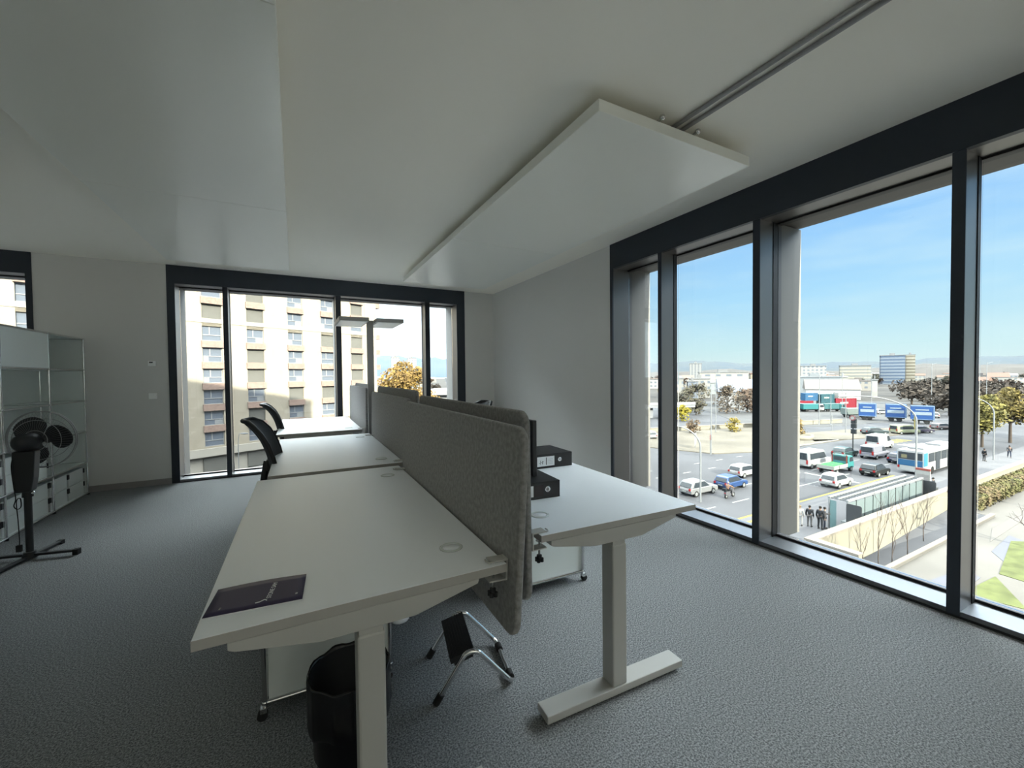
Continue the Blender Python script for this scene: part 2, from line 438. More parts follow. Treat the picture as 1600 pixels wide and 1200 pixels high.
def on_desk(x0, y0, u, v):
    c, s = math.cos(RZ), math.sin(RZ); return (x0+u*c-v*s, y0+u*s+v*c)
D1, D2, D3 = (-0.22, 1.142), (-0.155, 2.79), (-0.175, 4.575)
make_desk('desk', 'nearest white desk of the left row, with the dark brochure on it', (*D1, 0), RZ, 0.727)
make_desk('desk', 'middle white desk of the left row, empty, with a chair pushed in', (*D2, 0), RZ, 0.735)
make_desk('desk', 'farthest white desk of the left row, below the apartment block window', (*D3, 0), RZ, 0.757)
E1, E2, E3 = (0.785, 1.265), (0.80, 2.98), (0.82, 4.68)
make_desk('desk', 'white desk on the right holding two black binders', (*E1, 0), R(-2.4), 0.727, True)
make_desk('desk', 'middle desk of the right row, behind the grey screens', (*E2, 0), RZ, 0.727, True)
make_desk('desk', 'farthest desk of the right row, behind the grey screens', (*E3, 0), RZ, 0.727, True)

# ---------------------------------------------------------------- felt screens clamped to the desks
def make_screen(label, x, y0, ln, z0, z1, side, tilt=1.6, edges=True):
    """x = face towards the desk; side -1: desk lies at smaller x"""
    T = thing('desk_screen', label, 'screen', (x, y0, 0), RZ, 'grey felt desk screens')
    T.rotation_euler = (0, R(tilt), RZ)
    pts = rrect(0, ln, z0, z1, 0.055)
    th = 0.024
    MB().prism(pts, 0, th, 'x').build('felt_panel', M_fabric, T, bevel=0.009, bseg=3)
    bxx = 0.006 if side < 0 else th-0.006
    return T
def clamp(T_desk_xy, rz, v, h, sgn, name='screen_clamp', label=None, W=0.795):
    pass
def add_clamps(T, desk_h, side, ys):
    """white hook clamps gripping the desktop edge, parts of the screen"""
    th = 0.024
    s = -1 if side < 0 else 1
    x0 = 0 if side < 0 else th
    for y in ys:
        m = MB()
        m.box(x0, x0+s*0.006, y-0.02, y+0.02, desk_h-0.060, desk_h+0.008)
        m.box(x0+s*0.004, x0+s*0.060, y-0.02, y+0.02, desk_h+0.0015, desk_h+0.0065)
        m.tube([(x0+s*0.058, y-0.02, desk_h+0.004), (x0+s*0.068, y-0.018, desk_h+0.004), (x0+s*0.072, y-0.006, desk_h+0.005), (x0+s*0.070, y+0.004, desk_h+0.005)], 0.003, 6)
        m.box(x0+s*0.004, x0+s*0.062, y-0.02, y+0.02, desk_h-0.060, desk_h-0.055)
        c = m.build('clamp', M_white, T, bevel=0.001)
        k = MB(); k.cyl((x0+s*0.04, y, desk_h-0.030), (x0+s*0.04, y, desk_h-0.095), 0.004, 8); k.cyl((x0+s*0.04, y, desk_h-0.034), (x0+s*0.04, y, desk_h-0.030), 0.013, 14)
        k.build('clamp_screw', M_chrome, c)
        k = MB(); k.cyl((x0+s*0.04, y, desk_h-0.105), (x0+s*0.04, y, desk_h-0.088), 0.010, 10)
        for q in range(4):
            a = PI/4+q*PI/2; k.cyl((x0+s*0.04+0.010*math.cos(a), y+0.010*math.sin(a), desk_h-0.112), (x0+s*0.04+0.010*math.cos(a), y+0.010*math.sin(a), desk_h-0.098), 0.007, 8)
        k.build('clamp_knob', M_black, c)
LX = 0.583
s_ = make_screen('grey felt screen along the nearest desk of the left row', LX+0.004-0.0445, 1.085, 1.60, 0.503, 1.158, -1, 3.5); add_clamps(s_, 0.727, -1, (0.085, 1.53))
s_ = make_screen('grey felt screen along the middle desk of the left row', LX+0.057, 2.715, 1.60, 0.50, 1.165, -1, 1.0); add_clamps(s_, 0.735, -1, (0.12, 1.50))
s_ = make_screen('grey felt screen along the farthest desk of the left row, by the floor lamp', LX+0.062, 4.555, 1.60, 0.52, 1.195, -1, 0.6); add_clamps(s_, 0.757, -1, (0.08, 1.50))
s_ = make_screen('grey felt screen between the nearest left desk and the binder desk', 0.738, 1.285, 1.50, 0.470, 1.185, 1, -0.3); add_clamps(s_, 0.727, 1, (0.02, 1.40))
s_ = make_screen('grey felt screen standing taller behind the middle left screen', 0.742, 2.83, 1.60, 0.50, 1.215, 1, 0); add_clamps(s_, 0.727, 1, (0.25, 1.40))
s_ = make_screen('grey felt screen just showing behind the farthest left screen', 0.752, 4.72, 1.60, 0.50, 1.222, 1, 0); add_clamps(s_, 0.727, 1, (0.12, 1.40))

# ---------------------------------------------------------------- things on the desks
def brochure():
    c0 = Vector((-0.2135, 1.2300, 0)); c1 = Vector((0.0045, 1.2105, 0))
    ang = math.atan2(c1.y-c0.y, c1.x-c0.x)
    T = thing('brochure', 'dark purple brochure with white lettering lying on the nearest desk', 'brochure', (c0.x, c0.y, 0.7275), ang)
    W, D = 0.2195, 0.148
    m = MB()
    for k in range(5): m.box(0.0005*k, W-0.0006, 0.0006, D+0.0025-0.0004*k, 0.0003+k*0.0007, 0.0003+k*0.0007+0.0005)
    m.build('pages', M_paper, T)
    # cover bows up slightly along its long back edge
    vs = []; fs = []; n = 12
    for i in range(n+1):
        x = W*i/n
        for j in range(7):
            y = D*j/6
            z = 0.0040 + 0.0035*math.sin(PI*i/n)*(j/6)**2
            vs.append((x, y, z))
    for i in range(n):
        for j in range(6):
            a = i*7+j; fs.append((a, a+7, a+8, a+1))
    cv = MB().add(vs, fs, True).build('cover', M_purple, T)
    so_ = cv.modifiers.new('thickness', 'SOLIDIFY'); so_.thickness = 0.0004; so_.offset = -1
    zz = 0.0050
    text_mesh('STONE SAM', 0.0165, M_paper, cv, 'title', (0.140, 0.080, zz+0.0010), (0, 0, R(86)), 0.0002)
    lg = MB()
    for (a, b) in (((0.118, 0.026), (0.128, 0.034)), ((0.128, 0.034), (0.134, 0.028)), ((0.108, 0.024), (0.119, 0.026))):
        lg.tube([(a[0], a[1], zz+0.0004), (b[0], b[1], zz+0.0004)], 0.0012, 6)
    lg.build('emblem', M_paper, cv)
    text_mesh('RB', 0.008, M_paper, cv, 'small_mark', (0.203, 0.036, zz), (0, 0, R(86)), 0.0002)
    text_mesh('2023', 0.006, M_lampgrey, cv, 'small_mark', (0.030, 0.030, zz), (0, 0, R(86)), 0.0002)
brochure()

def binder(label, loc, rz, W, D, Hh, label_x, ring_x, kind):
    """W along the spine (x), D depth away from the spine (y)"""
    T = thing('ring_binder', label, 'binder', loc, rz, 'black lever arch binders')
    m = MB(); m.box(0, W, 0, 0.004, 0, Hh); m.box(0, W, 0, D, Hh-0.003, Hh); m.box(0, W, 0, D, 0, 0.003)
    m.build('cover', M_binder, T, bevel=0.0012)
    bx(0.006, W-0.006, 0.01, D-0.012, 0.0035, Hh-0.012).build('sheets', M_paper, T)
    lb = bx(label_x[0], label_x[1], -0.0012, 0, 0.014, Hh-0.014).build('spine_label', M_paper, T)
    if kind == 'written':
        k = MB()
        x0, x1 = label_x
        k.box(x0+0.062, x0+0.067, -0.0016, -0.0012, 0.022, Hh-0.020)
        for q in range(3): k.box(x0+0.012+q*0.013, x0+0.020+q*0.013, -0.0016, -0.0012, 0.034+q*0.004, 0.0365+q*0.004)
        k.box(x0+0.022, x0+0.024, -0.0016, -0.0012, 0.026, 0.052); k.box(x0+0.036, x0+0.040, -0.0016, -0.0012, 0.028, 0.048)
        for q in range(4): k.box(x0+0.078, x1-0.012, -0.0014, -0.0012, 0.026+q*0.010, 0.0268+q*0.010)
        k.build('handwriting', M_ink, lb)
    else:
        k = MB(); k.box(label_x[1]+0.002, ring_x-0.022, -0.0012, 0, 0.014, Hh-0.014); k.build('label_pocket', mat('smoked_pocket', (0.045, 0.035, 0.035), 0.25), T)
    Mr = Matrix.Translation((ring_x, -0.0004, Hh*0.55)) @ Matrix.Rotation(R(90), 4, 'X')
    rg = MB().lathe([(0.0095, 0), (0.0095, 0.002), (0.0135, 0.002), (0.0135, 0)], 20, Mr); r_ = rg.build('finger_ring', M_chrome, T)
    MB().lathe([(0.0001, 0.0012), (0.0095, 0.0012)], 16, Mr).build('ring_hole', M_paper if kind == 'written' else M_lampgrey, r_)
    MB().box(ring_x-0.006, ring_x+0.006, -0.0020, -0.0016, Hh*0.55-0.002, Hh*0.55+0.002).build('ring_slot', M_ink, r_)
    return T
binder('black binder with a written white spine label, farther one on the right desk', (1.262, 2.172, 0.7275), R(-2.5), 0.315, 0.28, 0.088, (0.058, 0.182), 0.222, 'written')
binder('black binder with a bare spine, nearer one on the right desk', (0.800, 1.662, 0.7275), R(-5), 0.322, 0.28, 0.080, (0.100, 0.180), 0.255, 'plain')

def monitor():
    T = thing('monitor', 'thin black monitor seen edge-on behind the grey screens', 'monitor', (1.035, 2.03, 0.7275), R(2))
    m = MB(); m.box(-0.012, 0.014, -0.29, 0.25, 0.083, 0.362); m.build('housing', M_black, T, bevel=0.004)
    bx(0.0142, 0.0152, -0.282, 0.242, 0.092, 0.354).build('display', M_blackg, T)
    m = MB(); m.box(-0.028, -0.012, -0.02, 0.02, 0.01, 0.20); m.build('stand', M_black, T, bevel=0.003)
    bx(-0.10, 0.09, -0.03, 0.11, 0, 0.010).build('base', M_black, T, bevel=0.003)
monitor()

# ---------------------------------------------------------------- pedestals on castors
def pedestal(label, loc, rz, W, D, zt):
    """local: x depth (drawer fronts at x=0), y width"""
    T = thing('drawer_pedestal', label, 'pedestal', loc, rz, 'white pedestals under the desks')
    z0, z1 = 0.062, zt
    r = 0.0095
    body = MB(); body.box(0.012, W-0.004, 0.004, D-0.004, z0+0.006, z1-0.004); body.build('body', M_usm, T, bevel=0.002)
    f = MB()
    for x in (0, W):
        for y in (0, D): f.cyl((x, y, z0-0.012), (x, y, z1), r, 12); f.ball((x, y, z1), 0.0125, 10); f.ball((x, y, z0), 0.0125, 10)
    for z in (z0, z1):
        for y in (0, D): f.cyl((0, y, z), (W, y, z), r, 12)
        for x in (0, W): f.cyl((x, 0, z), (x, D, z), r, 12)
    f.build('tube_frame', M_chrome, T)
    n = 3; hh = (z1-z0-0.02)/n
    for k in range(n):
        zz = z0+0.012+k*hh
        d = bx(-0.010, 0.011, 0.012, D-0.012, zz, zz+hh-0.006).build('drawer', M_usm, T, bevel=0.0015)
        h_ = MB(); h_.box(-0.022, -0.010, D/2-0.035, D/2+0.035, zz+hh-0.040, zz+hh-0.034); h_.build('handle', M_chrome, d)
    for x in (0.0, W):
        for y in (0.0, D):
            c = MB(); c.cyl((x-0.009, y-0.011, 0.018), (x-0.009, y+0.011, 0.018), 0.018, 16); w_ = c.build('castor', M_rubber, T)
            k = MB(); k.box(x-0.016, x+0.006, y-0.014, y+0.014, 0.030, 0.048); k.cyl((x, y, 0.044), (x, y, 0.056), 0.008, 10); k.build('castor_fork', M_chrome, w_)
    return T
pedestal('white pedestal with chrome tubes under the nearest left desk, behind the black bin', (-0.128, 1.825, 0), R(-1.5), 0.47, 0.40, 0.585)
p_ = pedestal('white pedestal with chrome tubes under the binder desk on the right', (1.612, 2.50, 0), R(178), 0.47, 0.42, 0.585)

# ---------------------------------------------------------------- waste bin with black liner
def waste_bin():
    T = thing('waste_bin', 'round black bin with a glossy liner under the nearest left desk', 'bin', (0.145, 1.49, 0))
    MB().lathe([(0.0001, 0.0), (0.105, 0.0), (0.128, 0.318), (0.124, 0.318), (0.101, 0.006), (0.0001, 0.006)], 36).build('bin_body', M_black, T)
    # liner folded over the rim with creases
    vs = []; fs = []; seg = 72
    prof = [(0.116, 0.06), (0.121, 0.20), (0.124, 0.30), (0.126, 0.325), (0.131, 0.330), (0.1335, 0.322), (0.134, 0.28), (0.133, 0.22), (0.1335, 0.175), (0.130, 0.160)]
    rnd = random.Random(3); ph = [rnd.uniform(0, 6.28) for _ in range(6)]
    for k in range(seg):
        a = 2*PI*k/seg
        for i, (r, z) in enumerate(prof):
            w_ = sum(math.sin(a*fq+ph[q]) for q, fq in enumerate((7, 13, 19, 29)))/4
            dr = 0.0032*w_*(0.3 if i < 3 else 1)*(1+0.5*(i > 6)); dz = 0.004*math.sin(a*9+ph[4])*(i in (3, 4, 5)) + (0.010*math.sin(a*5+ph[5]) if i == 9 else 0)
            vs.append(((r+dr)*math.cos(a), (r+dr)*math.sin(a), z+dz))
    n = len(prof)
    for k in range(seg):
        for i in range(n-1):
            a = k*n+i; b = ((k+1) % seg)*n+i; fs.append((a, b, b+1, a+1))
    MB().add(vs, fs, True).build('liner', M_blackg, T)
waste_bin()

# ---------------------------------------------------------------- chrome foot rest
def foot_rest():
    T = thing('foot_rest', 'small chrome tube foot rest with a black ribbed tread on the carpet', 'foot rest', (0.478, 1.572, 0), R(-11))
    # local x: from rubber feet towards the far bar, y: width
    wd = 0.285
    def side(y):
        return [(0.0, y, 0.014), (0.118, y, 0.185), (0.165, y, 0.185), (0.318, y, 0.014)]
    pts = side(0)+list(reversed([(x, wd, z) for x, y, z in side(0)]))
    MB().tube(arc_pts(pts, 0.035, 6), 0.0105, 12).build('tube_frame', M_chrome, T)
    for y in (0, wd):
        d = Vector((0.118, 0, 0.171)).normalized()
        MB().cyl((0.0-d.x*0.012, y, 0.002), (d.x*0.026, y, 0.014+d.z*0.026), 0.0145, 12).build('rubber_foot', M_rubber, T)
    for y in (0.05, wd-0.05):
        MB().cyl((0.318, y-0.018, 0.0155), (0.318, y+0.018, 0.0155), 0.0155, 14).build('rubber_sleeve', M_rubber, T)
    tr = MB(); M = Matrix.Translation((0.105, 0, 0.170)) @ Matrix.Rotation(R(-16), 4, 'Y')
    tr.box(-0.052, 0.052, 0.004, wd-0.004, -0.010, 0.010, M)
    for k in range(9): tr.box(-0.048+k*0.0115, -0.048+k*0.0115+0.006, 0.008, wd-0.008, 0.010, 0.0135, M)
    tr.build('tread', M_black, T, bevel=0.001)
    for y in (0.012, wd-0.012): MB().box(-0.040, 0.040, y-0.010, y+0.010, -0.020, -0.009, M).build('tread_bracket', M_black, T)
foot_rest()
m = MB(); m.lathe([(0.0001, 0.034), (0.030, 0.032), (0.046, 0.022), (0.050, 0.008), (0.050, 0.0), (0.0001, 0.0)], 28)
tag(m.build('floor_outlet', M_plate, loc=(0.475, 2.23, 0)), 'small round white dome on the carpet under the nearest left desk', 'floor outlet')

# ---------------------------------------------------------------- office chairs
def make_chair(label, loc, rz):
    """faces local +x"""
    T = thing('office_chair', label, 'chair', loc, rz, 'black mesh office chairs')
    # seat cushion
    pts = rrect(-0.20, 0.25, -0.235, 0.235, 0.09)
    m = MB().prism(pts, 0.435, 0.485, 'z'); m.build('seat', M_mesh, T, bevel=0.018, bseg=3)
    # curved backrest: profile in x-z, width varies
    prof = [(-0.165, 0.56), (-0.190, 0.62), (-0.205, 0.70), (-0.222, 0.78), (-0.248, 0.86), (-0.285, 0.93), (-0.330, 0.985), (-0.375, 1.015)]
    hw = [0.17, 0.205, 0.22, 0.228, 0.228, 0.222, 0.195, 0.12]
    vs = []; fs = []; nn = 13
    for (x, z), w_ in zip(prof, hw):
        for j in range(nn):
            t = -1+2*j/(nn-1)
            vs.append((x+0.045*t*t, w_*t, z))
    for i in range(len(prof)-1):
        for j in range(nn-1):
            a = i*nn+j; fs.append((a, a+1, a+nn+1, a+nn))
    b = MB().add(vs, fs, True).build('backrest', M_mesh, T)
    s_ = b.modifiers.new('thickness', 'SOLIDIFY'); s_.thickness = 0.026; s_.offset = 0
    q = b.modifiers.new('smooth', 'SUBSURF'); q.levels = 1; q.render_levels = 1
    rim = [vs[j] for j in range(nn)]+[vs[i*nn+nn-1] for i in range(1, len(prof))]+[vs[(len(prof)-1)*nn+j] for j in range(nn-2, -1, -1)]+[vs[i*nn] for i in range(len(prof)-2, 0, -1)]
    MB().tube(rim, 0.015, 8, closed=True).build('back_frame', M_black, b)
    MB().tube(arc_pts([(-0.02, 0, 0.42), (-0.20, 0, 0.42), (-0.265, 0, 0.55), (-0.235, 0, 0.72)], 0.05), 0.022, 10).build('back_support', M_black, T)
    m = MB(); m.box(-0.232, -0.205, -0.10, 0.10, 0.66, 0.74); m.build('lumbar_support', M_black, T, bevel=0.008)
    for s in (-1, 1):
        MB().tube(arc_pts([(0.0, s*0.20, 0.425), (0.0, s*0.285, 0.43), (-0.02, s*0.285, 0.63)], 0.04), 0.013, 8).build('arm_post', M_black, T)
        MB().prism(rrect(-0.12, 0.12, s*0.285-0.04, s*0.285+0.04, 0.03), 0.63, 0.655, 'z').build('armrest', M_black, T, bevel=0.008)
    m = MB(); m.box(-0.10, 0.10, -0.09, 0.09, 0.385, 0.435); m.build('mechanism', M_black, T, bevel=0.01)
    MB().tube([(0, 0, 0.10), (0, 0, 0.26), (0, 0, 0.261), (0, 0, 0.39)], 0.025, 14, radii=[0.027, 0.027, 0.016, 0.016]).build('gas_column', M_chrome, T)
    for k in range(5):
        a = 2*PI*k/5+0.3; c, s = math.cos(a), math.sin(a)
        lg = MB().tube([(0.02*c, 0.02*s, 0.115), (0.15*c, 0.15*s, 0.100), (0.30*c, 0.30*s, 0.070)], 0.018, 8, radii=[0.024, 0.020, 0.014]).build('base_arm', M_black, T)
        px_, py_ = 0.30*c, 0.30*s
        w_ = MB()
        for o in (-0.014, 0.014):
            w_.cyl((px_-s*(o-0.009), py_+c*(o-0.009), 0.027), (px_-s*(o+0.009), py_+c*(o+0.009), 0.027), 0.027, 14)
        w_.cyl((px_, py_, 0.03), (px_, py_, 0.068), 0.007, 8)
        w_.build('castor', M_rubber, lg)
    return T
ch = make_chair('black mesh office chair pushed in at the middle left desk', (0.045, 3.40, 0), R(-3))
dup(ch, (0.035, 5.30, 0), R(3), 'black mesh office chair at the farthest left desk, its armrest over the desk edge')
dup(ch, (1.57, 4.20, 0), R(182), 'black office chair whose top just shows above the right-hand screens')

# ---------------------------------------------------------------- standing lamp
def floor_lamp():
    T = thing('floor_lamp', 'tall grey twin-head standing lamp between the two far left desks', 'lamp', (0.700, 4.475, 0), 0)
    bx(-0.055, 0.07, -0.045, 0.045, 0, 0.012).build('base', M_lampgrey, T, bevel=0.003)
    bx(-0.032, 0.032, -0.016, 0.016, 0.012, 1.895).build('pole', M_lampgrey, T, bevel=0.003)
    for s in (-1, 1):
        x0, x1 = (0.036, 0.305) if s > 0 else (-0.315, -0.036)
        hd = bx(x0, x1, -0.20, 0.33, 1.862, 1.900).build('lamp_head', M_lampgrey, T, bevel=0.003)
        bx(x0+0.015, x1-0.015, -0.185, 0.315, 1.858, 1.862).build('diffuser', M_diff, hd)
    bx(-0.05, 0.05, -0.012, 0.012, 1.870, 1.892).build('head_joint', M_plate, T)
floor_lamp()

# ---------------------------------------------------------------- wall controls
m = thing('thermostat', 'small white room thermostat, the upper plate on the far wall', 'thermostat', (-1.545, YF, 1.47))
bx(-0.037, 0.037, -0.018, 0, 0, 0.062).build('casing', M_plate, m, bevel=0.003)
bx(-0.024, 0.010, -0.0195, -0.018, 0.036, 0.052).build('display', M_ink, m)
m = thing('light_switch', 'white light switch, the lower plate on the far wall', 'switch', (-1.545, YF, 1.065))
bx(-0.040, 0.040, -0.010, 0, 0, 0.072).build('plate', M_plate, m, bevel=0.002)
bx(-0.034, -0.001, -0.014, -0.010, 0.006, 0.066).build('rocker', M_plate, m, bevel=0.001)
bx(0.001, 0.034, -0.014, -0.010, 0.006, 0.066).build('rocker', M_plate, m, bevel=0.001)

# ---------------------------------------------------------------- tubular shelving with white metal panels
SY = [6.38-0.75*k for k in range(8)]
SZ = [0.02, 0.37, 0.72, 1.07, 1.42, 1.77]
SX0, SX1 = -2.47, -2.115
def shelving():
    T = thing('shelf_unit', 'tall white modular shelving on chrome tubes along the left', 'shelf', (0, 0, 0))
    f = MB()
    for y in SY:
        for x in (SX0, SX1):
            f.cyl((x, y, 0.015), (x, y, 1.77), 0.0095, 10)
            for z in SZ: f.ball((x, y, z), 0.0125, 8)
    for z in SZ:
        for x in (SX0, SX1): f.cyl((x, SY[0], z), (x, SY[-1], z), 0.0095, 10)
        for y in SY: f.cyl((SX0, y, z), (SX1, y, z), 0.0095, 10)
    f.build('tube_frame', M_chrome, T)
    for k in range(len(SY)-1):
        y1, y0 = SY[k]-0.008, SY[k+1]+0.008
        for i, z in enumerate(SZ):
            bx(SX0+0.008, SX1-0.008, y0, y1, z-0.004, z+0.004).build('shelf_board', M_usm, T)
        for i in range(5):
            bx(SX0-0.004, SX0+0.002, y0, y1, SZ[i]+0.009, SZ[i+1]-0.009).build('back_panel', M_usm, T)
        if k >= 1:
            bx(SX1-0.010, SX1+0.006, y0, y1, SZ[4]+0.010, SZ[5]-0.010).build('flap_door', M_usm, T, bevel=0.002)
        for x in (SX0, SX1):
            MB().cyl((x, SY[k], 0.0), (x, SY[k], 0.018), 0.014, 10).build('levelling_foot', M_rubber, T)
    for i in range(5):
        bx(SX0+0.008, SX1-0.008, SY[0]-0.004, SY[0]+0.002, SZ[i]+0.009, SZ[i+1]-0.009).build('end_panel', M_usm, T)
shelving()
def storage_box(label, loc, proto=[None]):
    if proto[0]: return dup(proto[0], loc, None, label)
    T = thing('storage_box', label, 'box', loc, 0, 'white storage boxes on the shelving')
    m = MB(); m.box(-0.30, 0, -0.170, 0.170, 0.0005, 0.138); m.build('box_body', M_usm, T, bevel=0.003)
    bx(-0.304, 0.004, -0.173, 0.173, 0.139, 0.146).build('lid', M_usm, T)
    for y in (-0.176, 0.176):
        bx(-0.01, 0.010, y-0.008, y+0.008, 0.085, 0.135).build('catch', M_black, T, bevel=0.002)
    proto[0] = T
    return T
names = {(0, 0): ('bottom shelf of the bay nearest the far wall', 0), (1, 0): ('bottom shelf behind the fan pole', 0), (2, 0): ('bottom shelf at the left picture edge', 0), (1, 1): ('second shelf behind the fan', 1), (2, 1): ('second shelf at the left edge', 1)}
for (k, row), (txt, _) in names.items():
    yc = (SY[k]+SY[k+1])/2
    for a, side_ in ((0.1855, 'farther'), (-0.1855, 'nearer')):
        for b, lev in ((0, 'lower'), (1, 'upper')):
            storage_box('white box, %s %s one on the %s' % (lev, side_, txt), (SX1-0.03, yc+a, SZ[row]+0.0045+b*0.1482))

# ---------------------------------------------------------------- pedestal fan
def fan():
    T = thing('pedestal_fan', 'black pedestal fan with a round wire grille in front of the shelving', 'fan', (-1.752, 4.31, 0))
    for i, a in enumerate((-13, 77, 167, 257)):
        c, s = math.cos(R(a)), math.sin(R(a)); l_ = 0.29
        M = Matrix.Rotation(R(a), 4, 'Z')
        m = MB().box(0.02, l_, -0.017, 0.017, 0.010 if i % 2 else 0.022, 0.028 if i % 2 else 0.040, M)
        lg = m.build('base_arm', M_black, T, bevel=0.004)
        MB().box(l_-0.03, l_+0.004, -0.018, 0.018, 0, 0.03 if i % 2 else 0.042, M).build('end_cap', M_rubber, lg)
    MB().cyl((0, 0, 0.012), (0, 0, 0.055), 0.045, 18, 0.032).build('hub_cover', M_black, T)
    MB().cyl((0, 0, 0.05), (0, 0, 0.50), 0.021, 16).build('pole', M_black, T)
    MB().cyl((0, 0, 0.46), (0, 0, 0.52), 0.030, 16, 0.027).build('height_collar', M_black, T)
    MB().ball((0.034, -0.02, 0.49), 0.012, 10).build('height_knob', M_chrome, T)
    m = MB(); m.prism([(-0.050, 0.50), (0.032, 0.50), (0.048, 0.60), (0.060, 0.80), (-0.060, 0.80), (-0.058, 0.60)], -0.045, 0.045, 'y')
    m.build('control_box', M_black, T, bevel=0.012, bseg=3)
    ax = Vector((0.22, 0.95, 0.02)).normalized()
    c0 = Vector((0.0, 0.0, 0.86))
    rot = ax.to_track_quat('Z', 'Y').to_matrix().to_4x4()
    def Mt(d): return Matrix.Translation(c0+ax*d) @ rot
    MB().lathe([(0.0001, -0.075), (0.035, -0.070), (0.058, -0.045), (0.064, 0.0), (0.062, 0.055), (0.040, 0.075), (0.0001, 0.078)], 24, Mt(0)).build('motor_housing', M_black, T)
    g = MB()
    RR = 0.215
    for rr, d in ((RR, 0.135), (RR, 0.150)):
        g.tube([Mt(d) @ Vector((rr*math.cos(2*PI*k/48), rr*math.sin(2*PI*k/48), 0)) for k in range(48)], 0.0045, 6, closed=True)
    for rr, d in ((0.15, 0.092), (0.15, 0.190), (0.075, 0.078)):
        g.tube([Mt(d) @ Vector((rr*math.cos(2*PI*k/40), rr*math.sin(2*PI*k/40), 0)) for k in range(40)], 0.0022, 5, closed=True)
    for k in range(60):
        a = 2*PI*k/60; c, s = math.cos(a), math.sin(a)
        g.tube([Mt(0.075) @ Vector((0.055*c, 0.055*s, 0)), Mt(0.088) @ Vector((0.15*c, 0.15*s, 0)), Mt(0.137) @ Vector((RR*c, RR*s, 0))], 0.0006, 3, cap=False)
        g.tube([Mt(0.150) @ Vector((RR*c, RR*s, 0)), Mt(0.188) @ Vector((0.15*c, 0.15*s, 0)), Mt(0.205) @ Vector((0.035*c, 0.035*s, 0))], 0.0006, 3, cap=False)
    g.build('grille', M_lampgrey, T)
    MB().lathe([(0.0001, 0.208), (0.036, 0.206), (0.038, 0.196), (0.0001, 0.194)], 20, Mt(0)).build('grille_badge', M_black, T)
    MB().lathe([(0.0001, 0.175), (0.022, 0.170), (0.028, 0.10), (0.0001, 0.10)], 16, Mt(0)).build('blade_hub', M_black, T)
    for b in range(3):
        vs = []; fs = []; a0 = 2*PI*b/3+0.9
        for i in range(9):
            r = 0.022+0.168*i/8
            wd = 0.50+0.95*math.sin(PI*min(1, (i+1.2)/9.6))
            for j in range(9):
                t = -1+2*j/8
                rr = r*(1-0.06*t*t*(i/8))
                a = a0+t*wd*0.62
                vs.append(Mt(0.138) @ Vector((rr*math.cos(a), rr*math.sin(a), 0.020*t)))
        for i in range(8):
            for j in range(8):
                p = i*9+j; fs.append((p, p+1, p+10, p+9))
        o = MB().add(vs, fs, True).build('blade', M_black, T)
        q = o.modifiers.new('thickness', 'SOLIDIFY'); q.thickness = 0.002
    # mains lead looped at the back of the column and hanging down
    pts = [(-0.045, -0.03, 0.80), (-0.062, -0.035, 0.70), (-0.052, -0.04, 0.55), (-0.045, -0.04, 0.46), (-0.055, -0.04, 0.41), (-0.040, -0.04, 0.385), (-0.020, -0.04, 0.40), (-0.022, -0.04, 0.46), (-0.040, -0.045, 0.44), (-0.035, -0.045, 0.30), (-0.032, -0.045, 0.16), (-0.034, -0.045, 0.12)]
    P = [Vector(p) for p in pts]; fine = []
    for i in range(len(P)-1):
        p0 = P[max(i-1, 0)]; p1 = P[i]; p2 = P[i+1]; p3 = P[min(i+2, len(P)-1)]
        for k in range(6):
            t = k/6; fine.append(0.5*((2*p1)+(p2-p0)*t+(2*p0-5*p1+4*p2-p3)*t*t+(3*p1-p0-3*p2+p3)*t**3))
    fine.append(P[-1])
    cd = MB().tube(fine, 0.0032, 6).build('cord', M_rubber, T)
    bx(-0.050, -0.020, -0.056, -0.034, 0.075, 0.125).build('plug', M_rubber, cd, bevel=0.004)
fan()

# ================================================================= outside
EX = 0.092
def em(name, col, rough=0.85, k=1.0, **kw):
    c = tuple(v*EX*k for v in col)
    if kw.get('col2'): kw['col2'] = tuple(v*EX*k for v in kw['col2'])
    return mat(name, c, rough, spec=kw.pop('spec', 0.08), **kw)
X_asph = em('street_asphalt', (0.215, 0.22, 0.24), noise=0.16, nscale=0.12)
X_pave = em('sidewalk_paving', (0.34, 0.34, 0.36), noise=0.10, nscale=0.4)
X_plaza = em('plaza_concrete', (0.40, 0.375, 0.34), noise=0.13, nscale=0.18)
X_sand = em('sandy_island', (0.38, 0.34, 0.27), noise=0.2, nscale=0.15)
X_line = em('road_paint_white', (0.85, 0.85, 0.83))
X_yel = em('road_paint_yellow', (0.80, 0.66, 0.16))
X_cream = em('cream_concrete', (0.70, 0.64, 0.50), noise=0.06, nscale=0.5)
X_cap = em('wall_coping', (0.62, 0.55, 0.47))
X_grass = em('lawn', (0.26, 0.30, 0.10), noise=0.25, nscale=1.5)
X_far = em('distant_ground', (0.17, 0.155, 0.135), col2=(0.10, 0.09, 0.08), nscale=0.02)
X_steel = em('galvanised_steel', (0.60, 0.62, 0.63), 0.5)
X_dark = em('dark_steel', (0.06, 0.07, 0.075), 0.5)
X_rub = em('tyre', (0.05, 0.05, 0.05))
X_win = em('car_glass', (0.09, 0.11, 0.13), 0.25, spec=0.10)
X_red = em('red_lens', (0.8, 0.05, 0.05), 0.3)
X_plate = em('number_plate', (0.8, 0.8, 0.75))

